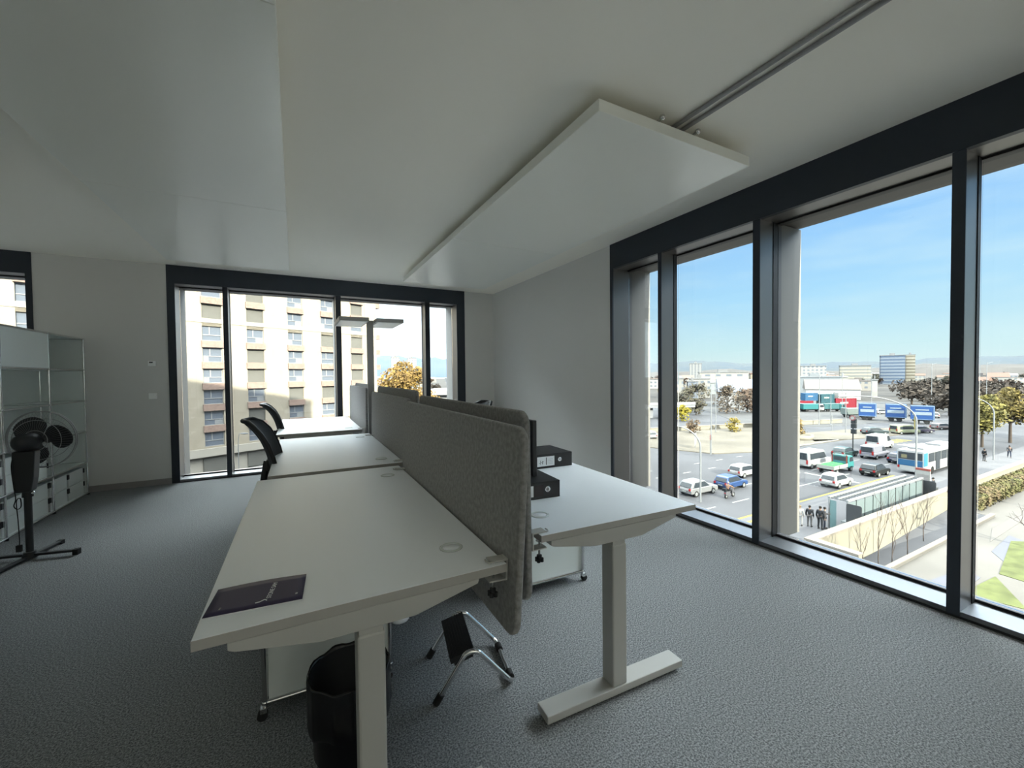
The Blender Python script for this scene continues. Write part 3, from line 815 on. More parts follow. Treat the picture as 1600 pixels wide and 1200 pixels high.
# ---- ground, roads, ramp
struct(bx(-900, 1500, 14.95, 1500, G-0.5, G).build('street_ground', X_asph), 'asphalt street and crossing')
struct(bx(XR+WT+0.02, 1500, -300, 12.0, G-0.5, G).build('plaza_ground', X_plaza), 'pale concrete plaza')
struct(bx(XR+WT+0.02, 30.2, 12.0, 14.95, G-0.5, G).build('plaza_ground', X_plaza))
struct(bx(54.2, 1500, 12.0, 14.95, G-0.5, G).build('plaza_ground', X_plaza))
struct(bx(-900, -46, -300, 14.95, G-0.5, G).build('street_ground', X_asph))
m = MB(); m.prism([(30.2, G-1.5), (54.2, G-0.02), (54.2, G-0.9), (30.2, G-2.4)], 12.0, 14.95, 'y')
struct(m.build('ramp_ground', X_pave), 'ramp going down below the cream wall')
struct(MB().box(31.3, 64.5, 15.05, 22.1, G, G+0.13).box(64.5, 160, 15.05, 20.2, G, G+0.13).build('sidewalk', X_pave), 'sidewalk of the bus stop')
struct(MB().box(3.7, 31.3, 12.5, 21.6, G, G+0.13).build('sidewalk', X_pave))
struct(bx(31.3, 64.5, 22.12, 22.34, G+0.0, G+0.135).build('kerb_line', X_yel), 'yellow kerb line along the bus stop')
# sandy islands and paved aprons on the far side of the crossing
def flat(name, pts, z0, z1, m_, label=None):
    return struct(MB().prism(pts, z0, z1, 'z').build(name, m_), label)
flat('traffic_island', [(52, 56), (58.5, 42.2), (66, 39.6), (92, 38.5), (80, 44), (96, 60), (70, 66)], G, G+0.12, X_sand, 'sandy traffic island')
flat('traffic_island', [(84, 40.2), (100, 36.6), (128, 34.2), (126, 38.2), (106, 45), (92, 47)], G, G+0.12, X_sand)
flat('truck_yard', [(96, 60), (108, 50), (150, 44), (240, 60), (300, 130), (180, 160)], G, G+0.05, em('yard_asphalt', (0.22, 0.22, 0.22), noise=0.1, nscale=0.1), 'truck yard ground')
flat('far_ground', [(230, 60), (300, -40), (1490, -300), (1490, 1400), (300, 1400), (-100, 140), (60, 120), (180, 120)], G+0.02, G+0.08, X_far, 'distant suburb ground')
mk = MB(); ml = MB()
for y, x0, x1 in ((25.55, 33, 60), (25.55, 66, 92), (28.9, 44, 74), (32.1, 40, 76)):
    x = x0
    while x < x1:
        mk.box(x, x+2.6, y-0.07, y+0.07, G, G+0.012); x += 5.2
for y in (25.55, 28.9): mk.box(41.5, 56, y-0.06, y+0.06, G, G+0.0125)
for y0, y1 in ((22.8, 25.3), (25.8, 28.6), (29.2, 32.0)): mk.box(57.2, 57.6, y0, y1, G, G+0.012)
for k in range(9): mk.box(34+k*5.0, 35.4+k*5.0, 36.0+k*0.05, 36.16+k*0.05, G, G+0.012); mk.box(35.4+k*4.8, 36.8+k*4.8, 39.0, 39.15, G, G+0.012)
for k in range(8): mk.box(92.5+k*1.3, 93.2+k*1.3, 27.4-k*0.35, 31.6-k*0.35, G, G+0.012)
mk.box(66, 90, 39.0, 39.2, G+0.121, G+0.13)
struct(mk.build('road_marking', X_line), 'white lane markings on the street')
for k in range(5): ml.box(93.0+k*1.6, 93.9+k*1.6, 32.4-k*0.1, 34.6-k*0.1, G, G+0.012)
ml.box(31.3, 36, 21.2, 21.45, G+0.13, G+0.142)
struct(ml.build('road_marking', X_yel))
struct(MB().prism([(33.9, 8.6), (38.5, 8.3), (34.6, 6.3)], G, G+0.03, 'z').build('lawn', X_grass), 'triangular lawn on the plaza')
struct(MB().prism([(39.2, 8.3), (47.5, 9.5), (52, 6.2), (40.2, 4.6), (39.0, 6.8)], G, G+0.03, 'z').build('lawn', X_grass))
X_shade = em('plaza_shade_blue', (0.34, 0.35, 0.42))  # triangles of shade on the plaza, painted as flat bluish fields
struct(MB().prism([(43.6, 9.6), (49.0, 9.9), (47.6, 8.1), (42.0, 8.7)], G, G+0.02, 'z').build('plaza_patch', X_shade), 'bluish triangular shade fields painted on the plaza')
struct(MB().prism([(31.5, 10.4), (38.5, 9.6), (37.5, 8.7), (31.5, 8.6)], G, G+0.02, 'z').build('plaza_patch', X_shade))
struct(MB().prism([(50, 11.0), (62, 11.0), (60, 10.4), (46, 10.2)], G, G+0.02, 'z').build('plaza_patch', em('darker_plaza_band', (0.42, 0.39, 0.36))))

# ---- cream ramp walls
def wall_block(name, label, boxes, caps, cat='wall'):
    T = thing(name, label, cat, (boxes[0][0], boxes[0][2], G))
    ox, oy = boxes[0][0], boxes[0][2]
    for b in boxes: MB().box(b[0]-ox, b[1]-ox, b[2]-oy, b[3]-oy, b[4]-G, b[5]-G).build('wall_body', X_cream, T)
    for b in caps: MB().box(b[0]-ox, b[1]-ox, b[2]-oy, b[3]-oy, b[4]-G, b[5]-G).build('coping', X_cap, T)
    return T
wall_block('ramp_retaining', 'long cream wall between the bus stop sidewalk and the ramp', [(30.2, 79.0, 14.55, 14.94, G-0.0, G+1.66), (30.2, 30.6, 12.02, 14.55, G-0.0, G+1.66)],
           [(30.1, 79.1, 14.47, 15.03, G+1.66, G+1.78), (30.1, 30.7, 12.0, 14.47, G+1.66, G+1.78)])
struct(bx(30.62, 54.2, 14.56, 14.94, G-2.2, G-0.001).build('ramp_foundation', X_cream))
struct(bx(30.21, 30.6, 12.02, 14.55, G-2.2, G-0.001).build('ramp_foundation', X_cream))
m = thing('ramp_parapet', 'low pale kerb wall on the plaza side of the ramp', 'wall', (30.8, 11.74, G))
bx(0, 23.2, 0, 0.24, 0, 0.22).build('wall_body', X_plaza, m); bx(-0.02, 23.3, -0.03, 0.27, 0.22, 0.28).build('coping', X_cap, m)

# ---- vehicles
PAINT = {}
def paint(name, col): return em(name, col, 0.35, spec=0.16)
def vehicle(name, label, cat, loc, rz, L_, W_, Hh, col, kind, group='vehicles in the street', sign=False):
    """faces local +x; origin at the rear-centre on the ground"""
    T = thing(name, label, cat, (*loc, G), rz, group)
    P_ = paint('paint_'+name+'_%d%d%d' % tuple(int(c*99) for c in col), col)
    hw = W_/2
    cl = 0.22*1 if kind != 'van' else 0.25
    belt = Hh*(0.60 if kind != 'van' else 0.52)
    if kind == 'van':
        low = [(0.02, cl+0.12), (L_-0.12, cl+0.08), (L_, cl+0.35), (L_-0.05, belt*0.86), (L_-0.75, belt), (0.0, belt)]
        top = [(0.02, belt), (L_-0.95, belt), (L_-1.55, Hh-0.10), (L_-1.9, Hh), (0.18, Hh), (0.05, Hh-0.15)]
        gl = [(0.55, belt+0.05), (L_-1.05, belt+0.05), (L_-1.60, Hh-0.28), (0.55, Hh-0.28)] if not sign else [(L_-2.3, belt+0.05), (L_-1.05, belt+0.05), (L_-1.60, Hh-0.28), (L_-2.3, Hh-0.28)]
    elif kind == 'suv':
        low = [(0.05, cl+0.1), (L_-0.1, cl+0.05), (L_, cl+0.3), (L_-0.03, belt*0.80), (L_-0.25, belt*0.92), (L_-1.25, belt), (0.12, belt), (0.0, belt*0.75)]
        top = [(0.10, belt), (L_-1.20, belt), (L_-1.95, Hh-0.05), (L_-2.4, Hh), (0.85, Hh-0.02), (0.50, Hh-0.12)]
        gl = [(0.42, belt+0.03), (L_-1.40, belt+0.03), (L_-2.02, Hh-0.12), (0.80, Hh-0.13)]
    else:
        low = [(0.05, cl+0.1), (L_-0.1, cl+0.05), (L_, cl+0.28), (L_-0.03, belt*0.76), (L_-0.25, belt*0.88), (L_-1.15, belt), (0.06, belt), (0.0, belt*0.75)]
        top = [(0.06, belt), (L_-1.05, belt), (L_-1.75, Hh-0.05), (L_-2.2, Hh), (0.60, Hh-0.02), (0.32, Hh-0.10)]
        gl = [(0.36, belt+0.03), (L_-1.25, belt+0.03), (L_-1.83, Hh-0.12), (0.58, Hh-0.12)]
    MB().prism(low, -hw, hw, 'y').build('body', P_, T, bevel=0.09, bseg=3)
    ti = 0.16 if kind != 'van' else 0.08
    vs = []; n = len(top)
    for s in (-1, 1):
        for (x, z) in top:
            t = (z-belt)/(Hh-belt); vs.append((x, s*(hw-0.05-ti*t), z))
    fs = [tuple(range(n)), tuple(range(2*n-1, n-1, -1))] + [(i, i+n, (i+1) % n+n, (i+1) % n) for i in range(n)]
    MB().add(vs, fs).build('cabin', P_, T, bevel=0.06, bseg=2)
    for s in (-1, 1):
        vs = []
        for (x, z) in gl:
            t = (z-belt)/(Hh-belt); y = hw-0.05-ti*t
            vs += [(x, s*(y+0.012), z), (x, s*(y-0.03), z)]
        n2 = len(gl); fs = [tuple(2*i for i in range(n2)), tuple(2*i+1 for i in range(n2-1, -1, -1))] + [(2*i, 2*i+1, 2*((i+1) % n2)+1, 2*((i+1) % n2)) for i in range(n2)]
        MB().add(vs, fs).build('side_window', X_win, T)
    # rear window
    xr0, xr1 = (top[0][0], top[-1][0])
    wr = hw-0.22
    zb, zt = belt+0.06, Hh-0.20
    def xr(z):
        a, b = top[0], top[-1]
        t = (z-a[1])/(b[1]-a[1]); return a[0]+(b[0]-a[0])*t
    vs = [(xr(zb)-0.05, -wr, zb), (xr(zb)-0.05, wr, zb), (xr(zt)-0.05, wr*0.9, zt), (xr(zt)-0.05, -wr*0.9, zt),
          (xr(zb)+0.08, -wr, zb), (xr(zb)+0.08, wr, zb), (xr(zt)+0.08, wr*0.9, zt), (xr(zt)+0.08, -wr*0.9, zt)]
    MB().add(vs, [(0, 3, 2, 1), (4, 5, 6, 7), (0, 1, 5, 4), (1, 2, 6, 5), (2, 3, 7, 6), (3, 0, 4, 7)]).build('rear_window', X_win, T)
    # windscreen
    a, b = top[1], top[2]
    vs = [(a[0]+0.03, -hw+0.16, a[1]+0.03), (a[0]+0.03, hw-0.16, a[1]+0.03), (b[0]+0.03, hw-0.28, b[1]-0.03), (b[0]+0.03, -hw+0.28, b[1]-0.03),
          (a[0]-0.10, -hw+0.16, a[1]+0.03), (a[0]-0.10, hw-0.16, a[1]+0.03), (b[0]-0.10, hw-0.28, b[1]-0.03), (b[0]-0.10, -hw+0.28, b[1]-0.03)]
    MB().add(vs, [(0, 1, 2, 3), (7, 6, 5, 4), (0, 4, 5, 1), (1, 5, 6, 2), (2, 6, 7, 3), (3, 7, 4, 0)]).build('windscreen', X_win, T)
    wr_ = 0.32 if kind != 'van' else 0.34
    for x in (0.78, L_-0.85):
        for s in (-1, 1):
            w_ = MB().cyl((x, s*(hw-0.20), wr_), (x, s*(hw+0.01), wr_), wr_, 20).build('wheel', X_rub, T)
            MB().cyl((x, s*(hw-0.02), wr_), (x, s*(hw+0.022), wr_), wr_*0.62, 14).build('rim', X_steel, w_)
    for s in (-1, 1):
        z = belt*0.84 if kind != 'van' else 0.95
        hh = 0.11 if kind != 'van' else 0.26
        bx(-0.03, 0.10, s*(hw-0.22)-0.09, s*(hw-0.22)+0.13*(1 if s > 0 else 1)-0.02, z-hh, z+hh).build('tail_light', X_red, T)
        bx(L_-0.16, L_-0.01, s*(hw-0.28)-0.14, s*(hw-0.28)+0.14, belt*0.66, belt*0.78).build('headlight', X_plate, T)
    bx(-0.04, 0.06, -0.26, 0.26, 0.50, 0.61).build('number_plate', X_plate, T)
    return T
RX = R(0)
vehicle('car', 'silver grey hatchback nearest the left of the street, behind the thin lamp post', 'car', (35.9, 29.4), 0, 4.3, 1.8, 1.55, (0.50, 0.51, 0.52), 'suv')
vehicle('car', 'blue hatchback beside the scooter rider', 'car', (41.2, 29.0), R(2), 3.9, 1.72, 1.5, (0.07, 0.16, 0.42), 'hatch')
vehicle('car', 'white hatchback just beyond the yellow kerb line', 'car', (52.0, 23.65), R(0), 3.9, 1.72, 1.52, (0.92, 0.92, 0.90), 'hatch')
vehicle('car', 'black car with lit red tail lights ahead of the white hatchback', 'car', (61.6, 23.75), R(0), 3.9, 1.76, 1.52, (0.035, 0.04, 0.04), 'hatch')
vehicle('van', 'white van with dark rear windows left of the green flatbed truck', 'van', (59.6, 30.2), R(0), 5.6, 2.0, 2.3, (0.93, 0.93, 0.92), 'van')
vehicle('car', 'dark green car beyond the green flatbed truck', 'car', (71.5, 31.2), R(0), 4.4, 1.8, 1.5, (0.06, 0.13, 0.13), 'suv')
vehicle('van', 'pale lilac-grey van behind the black car', 'van', (73.9, 28.6), R(0), 4.9, 1.9, 1.95, (0.50, 0.50, 0.58), 'van', sign=True)
vehicle('van', 'bright white delivery van beyond the lilac-grey van', 'van', (83.5, 31.6), R(0), 5.2, 2.0, 2.4, (0.95, 0.95, 0.93), 'van', sign=True)
vehicle('car', 'dark blue car left of the bus', 'car', (73.2, 25.2), R(0), 4.4, 1.8, 1.45, (0.06, 0.07, 0.13), 'suv')
vehicle('car', 'white car half hidden by the broad mullion', 'car', (47.5, 31.6), R(0), 4.1, 1.75, 1.5, (0.8, 0.8, 0.8), 'hatch')
vehicle('car', 'pale silver car at the left edge of the street window', 'car', (61.5, 57.5), R(70), 4.3, 1.8, 1.5, (0.75, 0.78, 0.8), 'hatch')
vehicle('car', 'dark grey-green estate car waiting in front of the blue trailers', 'car', (101.8, 39.9), R(-25), 4.6, 1.8, 1.5, (0.07, 0.11, 0.12), 'suv')
vehicle('van', 'pale yellow-green van in front of the blue trailers', 'van', (107.4, 37.2), R(-25), 4.9, 1.9, 1.9, (0.75, 0.80, 0.50), 'van')
vehicle('car', 'dark violet car right of the pale yellow-green van', 'car', (112.4, 36.0), R(-25), 4.2, 1.8, 1.45, (0.09, 0.08, 0.14), 'hatch')
vehicle('car', 'pinkish grey car at the right end of the blue trailers', 'car', (122.5, 35.6), R(-20), 4.2, 1.8, 1.4, (0.40, 0.34, 0.34), 'hatch')

def flatbed():
    T = thing('flatbed_truck', 'small flatbed truck with a bright green load and turquoise cab', 'truck', (58.9, 27.0, G), 0, 'vehicles in the street')
    tq = paint('turquoise_paint', (0.10, 0.50, 0.50)); gr = em('green_load', (0.08, 0.62, 0.14)); gw = em('pale_board', (0.72, 0.76, 0.68)); rd = paint('red_post', (0.62, 0.10, 0.06))
    bx(0, 3.4, -0.95, 0.95, 0.62, 0.72).build('load_bed', X_dark, T)
    m = MB(); m.box(0, 3.4, -0.98, -0.93, 0.66, 1.12); m.box(0, 0.05, -0.98, 0.98, 0.66, 1.12)
    for nm, b in (('side_board', (0, 3.4, -0.98, -0.93, 0.66, 1.12)), ('side_board', (0, 3.4, 0.93, 0.98, 0.66, 1.12)), ('tail_board', (-0.03, 0.02, -0.92, 0.92, 0.66, 1.12))):
        bx(*b).build(nm, gw, T, bevel=0.01)
    vs = []; fs = []
    rr = random.Random(4)
    for i in range(9):
        for j in range(6):
            e = 0 if i in (0, 8) or j in (0, 5) else 1
            vs.append((0.06+3.2*i/8, -0.88+1.76*j/5, 1.02+e*(0.14+rr.uniform(-.04, .05))))
    for i in range(8):
        for j in range(5): a = i*6+j; fs.append((a, a+6, a+7, a+1))
    o = MB().add(vs, fs, True).build('green_load', gr, T); q = o.modifiers.new('t', 'SOLIDIFY'); q.thickness = 0.25; q.offset = -1
    for y in (-0.8, 0.8):
        bx(3.42, 3.50, y-0.05, y+0.05, 0.72, 2.15).build('rack_post', rd, T)
    bx(3.42, 3.50, -0.8, 0.8, 2.08, 2.15).build('rack_rail', gw, T)
    c = MB().prism([(3.6, 0.45), (5.1, 0.42), (5.15, 0.9), (5.05, 1.25), (4.75, 2.0), (3.62, 2.05)], -0.93, 0.93, 'y').build('cab', tq, T, bevel=0.08, bseg=3)
    bx(3.57, 3.64, -0.65, 0.65, 1.35, 1.85).build('rear_window', X_win, c)
    for s in (-1, 1): MB().prism([(3.9, 1.30), (4.88, 1.30), (4.66, 1.85), (3.9, 1.85)], s*0.90, s*0.95, 'y').build('side_window', X_win, c)
    MB().box(0.2, 4.9, -0.4, 0.4, 0.42, 0.62).build('chassis', X_dark, T)
    for x in (0.85, 4.35):
        for s in (-1, 1):
            w_ = MB().cyl((x, s*0.70, 0.33), (x, s*0.95, 0.33), 0.33, 18).build('wheel', X_rub, T); MB().cyl((x, s*0.93, 0.33), (x, s*0.965, 0.33), 0.19, 12).build('rim', X_steel, w_)
    for s in (-1, 1): bx(-0.05, 0.02, s*0.78-0.10, s*0.78+0.10, 0.50, 0.62).build('tail_light', X_red, T)
flatbed()

def bus():
    T = thing('bus', 'white and blue city bus seen from behind at the stop', 'bus', (67.6, 20.25, G), R(0.0), 'vehicles in the street')
    wh = paint('bus_white', (0.90, 0.91, 0.90)); bl = paint('bus_blue', (0.04, 0.22, 0.48)); lb = paint('bus_light_blue', (0.10, 0.52, 0.86))
    L_ = 12.6; hw = 1.27
    yo = 1.5
    MB().prism(rrect(yo-hw, yo+hw, 0.30, 3.0, 0.16), 0, L_, 'x').build('body', wh, T, bevel=0.04)
    bx(-0.03, 0.02, yo-hw+0.12, yo+hw-0.12, 1.05, 1.78).build('rear_panel', bl, T, bevel=0.01)
    bx(-0.035, 0.02, yo-hw+0.14, yo+hw-0.14, 1.84, 2.72).build('rear_window', X_win, T)
    bx(-0.05, -0.034, yo+0.30, yo+0.85, 1.98, 2.42).build('route_display', em('display_amber', (0.45, 0.42, 0.25)), T)
    bx(0.02, 1.1, yo-hw-0.02, yo-hw+0.02, 1.15, 2.75).build('side_panel', lb, T)
    bx(0.03, 0.9, yo+hw-0.02, yo+hw+0.02, 1.15, 2.75).build('side_panel', lb, T)
    for k in range(5):
        x0 = 1.35+k*2.0
        bx(x0, x0+1.85, yo-hw-0.02, yo-hw+0.03, 1.55, 2.65).build('side_window', X_win, T)
        bx(x0, x0+1.85, yo+hw-0.03, yo+hw+0.02, 1.55, 2.65).build('side_window', X_win, T)
    for x0 in (3.6, 7.4, 11.1): bx(x0, x0+1.3, yo-hw-0.03, yo-hw+0.03, 0.42, 2.55).build('door', X_win, T)
    for s in (-1, 1): bx(-0.06, 0.02, yo+s*1.10-0.09, yo+s*1.10+0.09, 0.72, 1.02).build('tail_light', X_red, T)
    bx(-0.06, 0.02, yo-0.9, yo+0.9, 0.42, 0.62).build('bumper', wh, T)
    bx(1.5, 4.6, yo-0.75, yo+0.75, 3.0, 3.22).build('roof_unit', em('roof_unit_grey', (0.7, 0.72, 0.74)), T, bevel=0.05)
    bx(7.0, 10.5, yo-0.75, yo+0.75, 3.0, 3.22).build('roof_unit', em('roof_unit_grey', (0.7, 0.72, 0.74)), T, bevel=0.05)
    for x in (2.6, 10.0):
        for s in (-1, 1): MB().cyl((x, yo+s*(hw-0.28), 0.48), (x, yo+s*(hw+0.01), 0.48), 0.48, 22).build('wheel', X_rub, T)
bus()

# ---- people
def skin_mesh(name, m_, verts, edges, parent, root=0, sub=1):
    """verts: (pos, rx, ry)"""
    me = bpy.data.meshes.new(name); me.from_pydata([v[0] for v in verts], edges, []); me.update(); me.materials.append(m_)
    o = bpy.data.objects.new(name, me); COL.objects.link(o); o.parent = parent
    o.modifiers.new('skin', 'SKIN')
    if not me.skin_vertices: pass
    sv = me.skin_vertices[0].data
    for i, v in enumerate(verts): sv[i].radius = (v[1], v[2]); sv[i].use_root = (i == root)
    o.modifiers['skin'].use_smooth_shade = True
    s_ = o.modifiers.new('sub', 'SUBSURF'); s_.levels = sub; s_.render_levels = sub
    return o
def person(label, loc, rz, pose, skin, top, legs, hair, z=G+0.13, k=1.0, name='person', group=None):
    T = thing(name, label, 'person', (*loc, z), rz, group); T.scale = (k, k, k)
    J = dict(pel=(0, 0, 0.96), waist=(0.0, 0, 1.10), chest=(0.01, 0, 1.32), neck=(0.01, 0, 1.47), head0=(0.02, 0, 1.56), head1=(0.03, 0, 1.67))
    for s, n in ((1, 'l'), (-1, 'r')):
        J['hip'+n] = (0, s*0.10, 0.92); J['knee'+n] = (0.02, s*0.11, 0.50); J['ank'+n] = (-0.01, s*0.12, 0.09); J['toe'+n] = (0.17, s*0.14, 0.035)
        J['sho'+n] = (0.0, s*0.185, 1.42); J['elb'+n] = (-0.01, s*0.25, 1.13); J['wri'+n] = (0.06, s*0.26, 0.88); J['han'+n] = (0.08, s*0.26, 0.80)
    J.update(pose)
    V = []; E = []; ix = {}
    def add(n, p, r, r2=None): ix[n] = len(V); V.append((p, r, r2 or r)); return ix[n]
    add('pel', J['pel'], 0.135, 0.10); add('waist', J['waist'], 0.125, 0.09); add('chest', J['chest'], 0.15, 0.10); add('neck', J['neck'], 0.055); add('head0', J['head0'], 0.075, 0.07); add('head1', J['head1'], 0.088, 0.078)
    E += [(0, 1), (1, 2), (2, 3), (3, 4), (4, 5)]
    for n in 'lr':
        a = add('hip'+n, J['hip'+n], 0.085); b = add('knee'+n, J['knee'+n], 0.055); c = add('ank'+n, J['ank'+n], 0.038); d = add('toe'+n, J['toe'+n], 0.032)
        E += [(0, a), (a, b), (b, c), (c, d)]
        a = add('sho'+n, J['sho'+n], 0.055); b = add('elb'+n, J['elb'+n], 0.040); c = add('wri'+n, J['wri'+n], 0.026); d = add('han'+n, J['han'+n], 0.030, 0.018)
        E += [(2, a), (a, b), (b, c), (c, d)]
        w = Vector(J['wri'+n]); h = Vector(J['han'+n]); dr = (h-w).normalized()
        side = dr.cross(Vector((0, 1, 0)));
        side = side.normalized() if side.length > 0.1 else Vector((1, 0, 0))
        for q, (of, ln) in enumerate(((-0.024, 0.060), (-0.008, 0.072), (0.008, 0.068), (0.024, 0.054))):
            f1 = h+side*of+dr*0.02; f2 = f1+dr*ln*0.55; f3 = f2+dr*ln*0.4+Vector((0, -0.01, 0))
            i1 = add('f%s%d' % (n, q), tuple(f1), 0.009); i2 = add('g%s%d' % (n, q), tuple(f2), 0.008); i3 = add('h%s%d' % (n, q), tuple(f3), 0.007); E += [(d, i1), (i1, i2), (i2, i3)]
        t1 = w+dr*0.035+side*0.032; t2 = t1+dr*0.035+side*0.012
        i1 = add('t'+n, tuple(t1), 0.010); i2 = add('u'+n, tuple(t2), 0.009); E += [(c, i1), (i1, i2)]
    body = skin_mesh('body', skin, V, E, T)
    hd = Vector(J['head1']); h0 = Vector(J['head0'])
    fc = MB(); fc.ball((hd.x+0.098, hd.y, hd.z-0.055), 0.016, 8, (1, 0.8, 1.3)); fc.build('nose', skin, body)
    for s in (-1, 1):
        MB().ball((hd.x+0.080, hd.y+s*0.032, hd.z-0.030), 0.011, 8).build('eye', X_dark, body)
        MB().ball((hd.x+0.005, hd.y+s*0.083, hd.z-0.045), 0.022, 8, (0.8, 0.5, 1.3)).build('ear', skin, body)
    bx(hd.x+0.070, hd.x+0.088, hd.y-0.022, hd.y+0.022, hd.z-0.092, hd.z-0.084).build('mouth', X_red, body)
    MB().ball((hd.x-0.018, hd.y, hd.z+0.012), 0.105, 14, (1, 0.92, 0.95)).build('hair', hair, T)
    def sub(names, edges, dr, nm, m_):
        vs = [(J[n], r+dr, r2+dr) for n, r, r2 in names]; skin_mesh(nm, m_, vs, edges, T)
    sub([('pel', .135, .10), ('waist', .13, .095), ('chest', .155, .105), ('shol', .06, .06), ('elbl', .045, .045), ('wril', .034, .034), ('shor', .06, .06), ('elbr', .045, .045), ('wrir', .034, .034)],
        [(0, 1), (1, 2), (2, 3), (3, 4), (4, 5), (2, 6), (6, 7), (7, 8)], 0.022, 'jacket', top)
    sub([('pel', .13, .10), ('hipl', .09, .09), ('kneel', .06, .06), ('ankl', .045, .045), ('hipr', .09, .09), ('kneer', .06, .06), ('ankr', .045, .045)],
        [(0, 1), (1, 2), (2, 3), (0, 4), (4, 5), (5, 6)], 0.014, 'trousers', legs)
    for n in 'lr':
        a = Vector(J['ank'+n]); t = Vector(J['toe'+n]); d = (t-a); d.z = 0; d.normalize()
        MB().tube([(a.x-d.x*0.05, a.y-d.y*0.05, a.z-0.045), (a.x+d.x*0.06, a.y+d.y*0.06, a.z-0.042), (t.x+d.x*0.04, t.y+d.y*0.04, t.z-0.003)], 0.04, 8, radii=[0.045, 0.048, 0.030]).build('shoe', X_dark, T)
    return T
SK1 = em('skin_tone', (0.55, 0.36, 0.27), 0.6); SK2 = em('skin_tone_light', (0.70, 0.50, 0.40), 0.6)
CB = em('cloth_black', (0.035, 0.04, 0.05)); CG = em('cloth_grey', (0.16, 0.16, 0.17)); CD = em('cloth_denim', (0.10, 0.12, 0.18)); CW = em('cloth_white', (0.72, 0.72, 0.72)); CBR = em('cloth_brown', (0.16, 0.12, 0.10))
HB = em('hair_dark', (0.03, 0.025, 0.02)); HL = em('hair_light', (0.45, 0.32, 0.18))
walk = dict(kneel=(0.16, 0.11, 0.52), ankl=(0.22, 0.11, 0.10), toel=(0.40, 0.12, 0.06), kneer=(-0.06, -0.11, 0.50), ankr=(-0.26, -0.11, 0.13), toer=(-0.12, -0.12, 0.04), elbl=(-0.12, 0.24, 1.15), wril=(-0.10, 0.25, 0.92), hanl=(-0.08, 0.25, 0.84), elbr=(0.06, -0.24, 1.15), wrir=(0.24, -0.24, 1.02), hanr=(0.31, -0.24, 0.98))
look = dict(elbl=(0.10, 0.22, 1.16), wril=(0.27, 0.10, 1.20), hanl=(0.34, 0.06, 1.23))
person('person in pale clothes, leftmost of those waiting by the bus shelter', (36.95, 18.75), R(20), {}, SK2, CW, CW, HL, k=0.97)
person('person in a dark coat standing second from the left by the bus shelter', (37.4, 18.25), R(10), {}, SK1, CB, CG, HB)
person('tall person in black standing third from the left by the bus shelter', (37.55, 17.55), R(0), {}, SK1, CB, CB, HB, k=1.06)
person('person in a grey jacket and jeans beside the shelter end pane, looking at a phone', (38.0, 17.45), R(-60), look, SK2, CG, CD, HB)
sit = dict(pel=(0, 0, 0.98), hipl=(0.05, 0.1, 0.95), hipr=(0.05, -0.1, 0.95), kneel=(0.45, 0.12, 0.95), kneer=(0.45, -0.12, 0.95), ankl=(0.48, 0.13, 0.52), ankr=(0.48, -0.13, 0.52), toel=(0.62, 0.14, 0.46), toer=(0.62, -0.14, 0.46),
           waist=(0, 0, 1.12), wril=(0.2, 0.2, 1.02), hanl=(0.28, 0.16, 1.02), wrir=(0.2, -0.2, 1.02), hanr=(0.28, -0.16, 1.02))
person('person in dark clothes sitting on a low white block beyond the shelter', (60.1, 17.45), R(90), sit, SK2, CB, CW, HB, z=G+0.13+0.45-0.86)
tag(bx(59.8, 60.4, 17.15, 17.65, G+0.13, G+0.50).build('stone_block', X_plate), 'low white block under the sitting person beyond the shelter', 'block')
person('person in dark clothes at the right of the street mullion, by the sidewalk', (84.0, 20.4), R(40), {}, SK1, CB, CB, HB)
person('person in black standing right of the one by the mullion', (85.2, 19.6), R(-30), {}, SK1, CB, CG, HB)
person('person in dark top and shorts walking near the wall end', (91.5, 18.6), R(200), walk, SK1, CG, CD, HB)
person('person in dark clothes walking alone across the plaza', (61.0, 12.0-1.0), R(215), walk, SK1, CBR, CD, HB, z=G)

def scooter():
    T = thing('scooter', 'dark scooter beside the blue hatchback', 'scooter', (38.9, 26.7, G), R(4), None)
    b = paint('scooter_grey', (0.30, 0.30, 0.33))
    for x in (0.0, 1.25):
        w_ = MB().cyl((x, -0.05, 0.25), (x, 0.05, 0.25), 0.25, 18).build('wheel', X_rub, T); MB().cyl((x, -0.055, 0.25), (x, 0.055, 0.25), 0.13, 12).build('rim', X_steel, w_)
    MB().prism([(-0.22, 0.42), (0.05, 0.30), (0.42, 0.24), (0.95, 0.24), (1.02, 0.30), (1.18, 0.80), (1.08, 0.98), (0.98, 0.90), (0.88, 0.38), (0.55, 0.36), (0.48, 0.72), (-0.20, 0.76)], -0.14, 0.14, 'y').build('body', b, T, bevel=0.04)
    bx(-0.22, 0.50, -0.13, 0.13, 0.74, 0.84).build('seat', X_dark, T, bevel=0.03)
    MB().cyl((1.25, 0.0, 0.25), (1.02, 0.0, 1.02), 0.03, 8).build('fork', X_dark, T)
    MB().cyl((1.02, -0.33, 1.03), (1.02, 0.33, 1.03), 0.018, 8).build('handlebar', X_dark, T)
    bx(-0.45, -0.12, -0.2, 0.2, 0.84, 1.10).build('top_case', CB, T, bevel=0.03)
    bx(-0.26, -0.20, -0.08, 0.08, 0.55, 0.62).build('tail_light', X_red, T)
scooter()
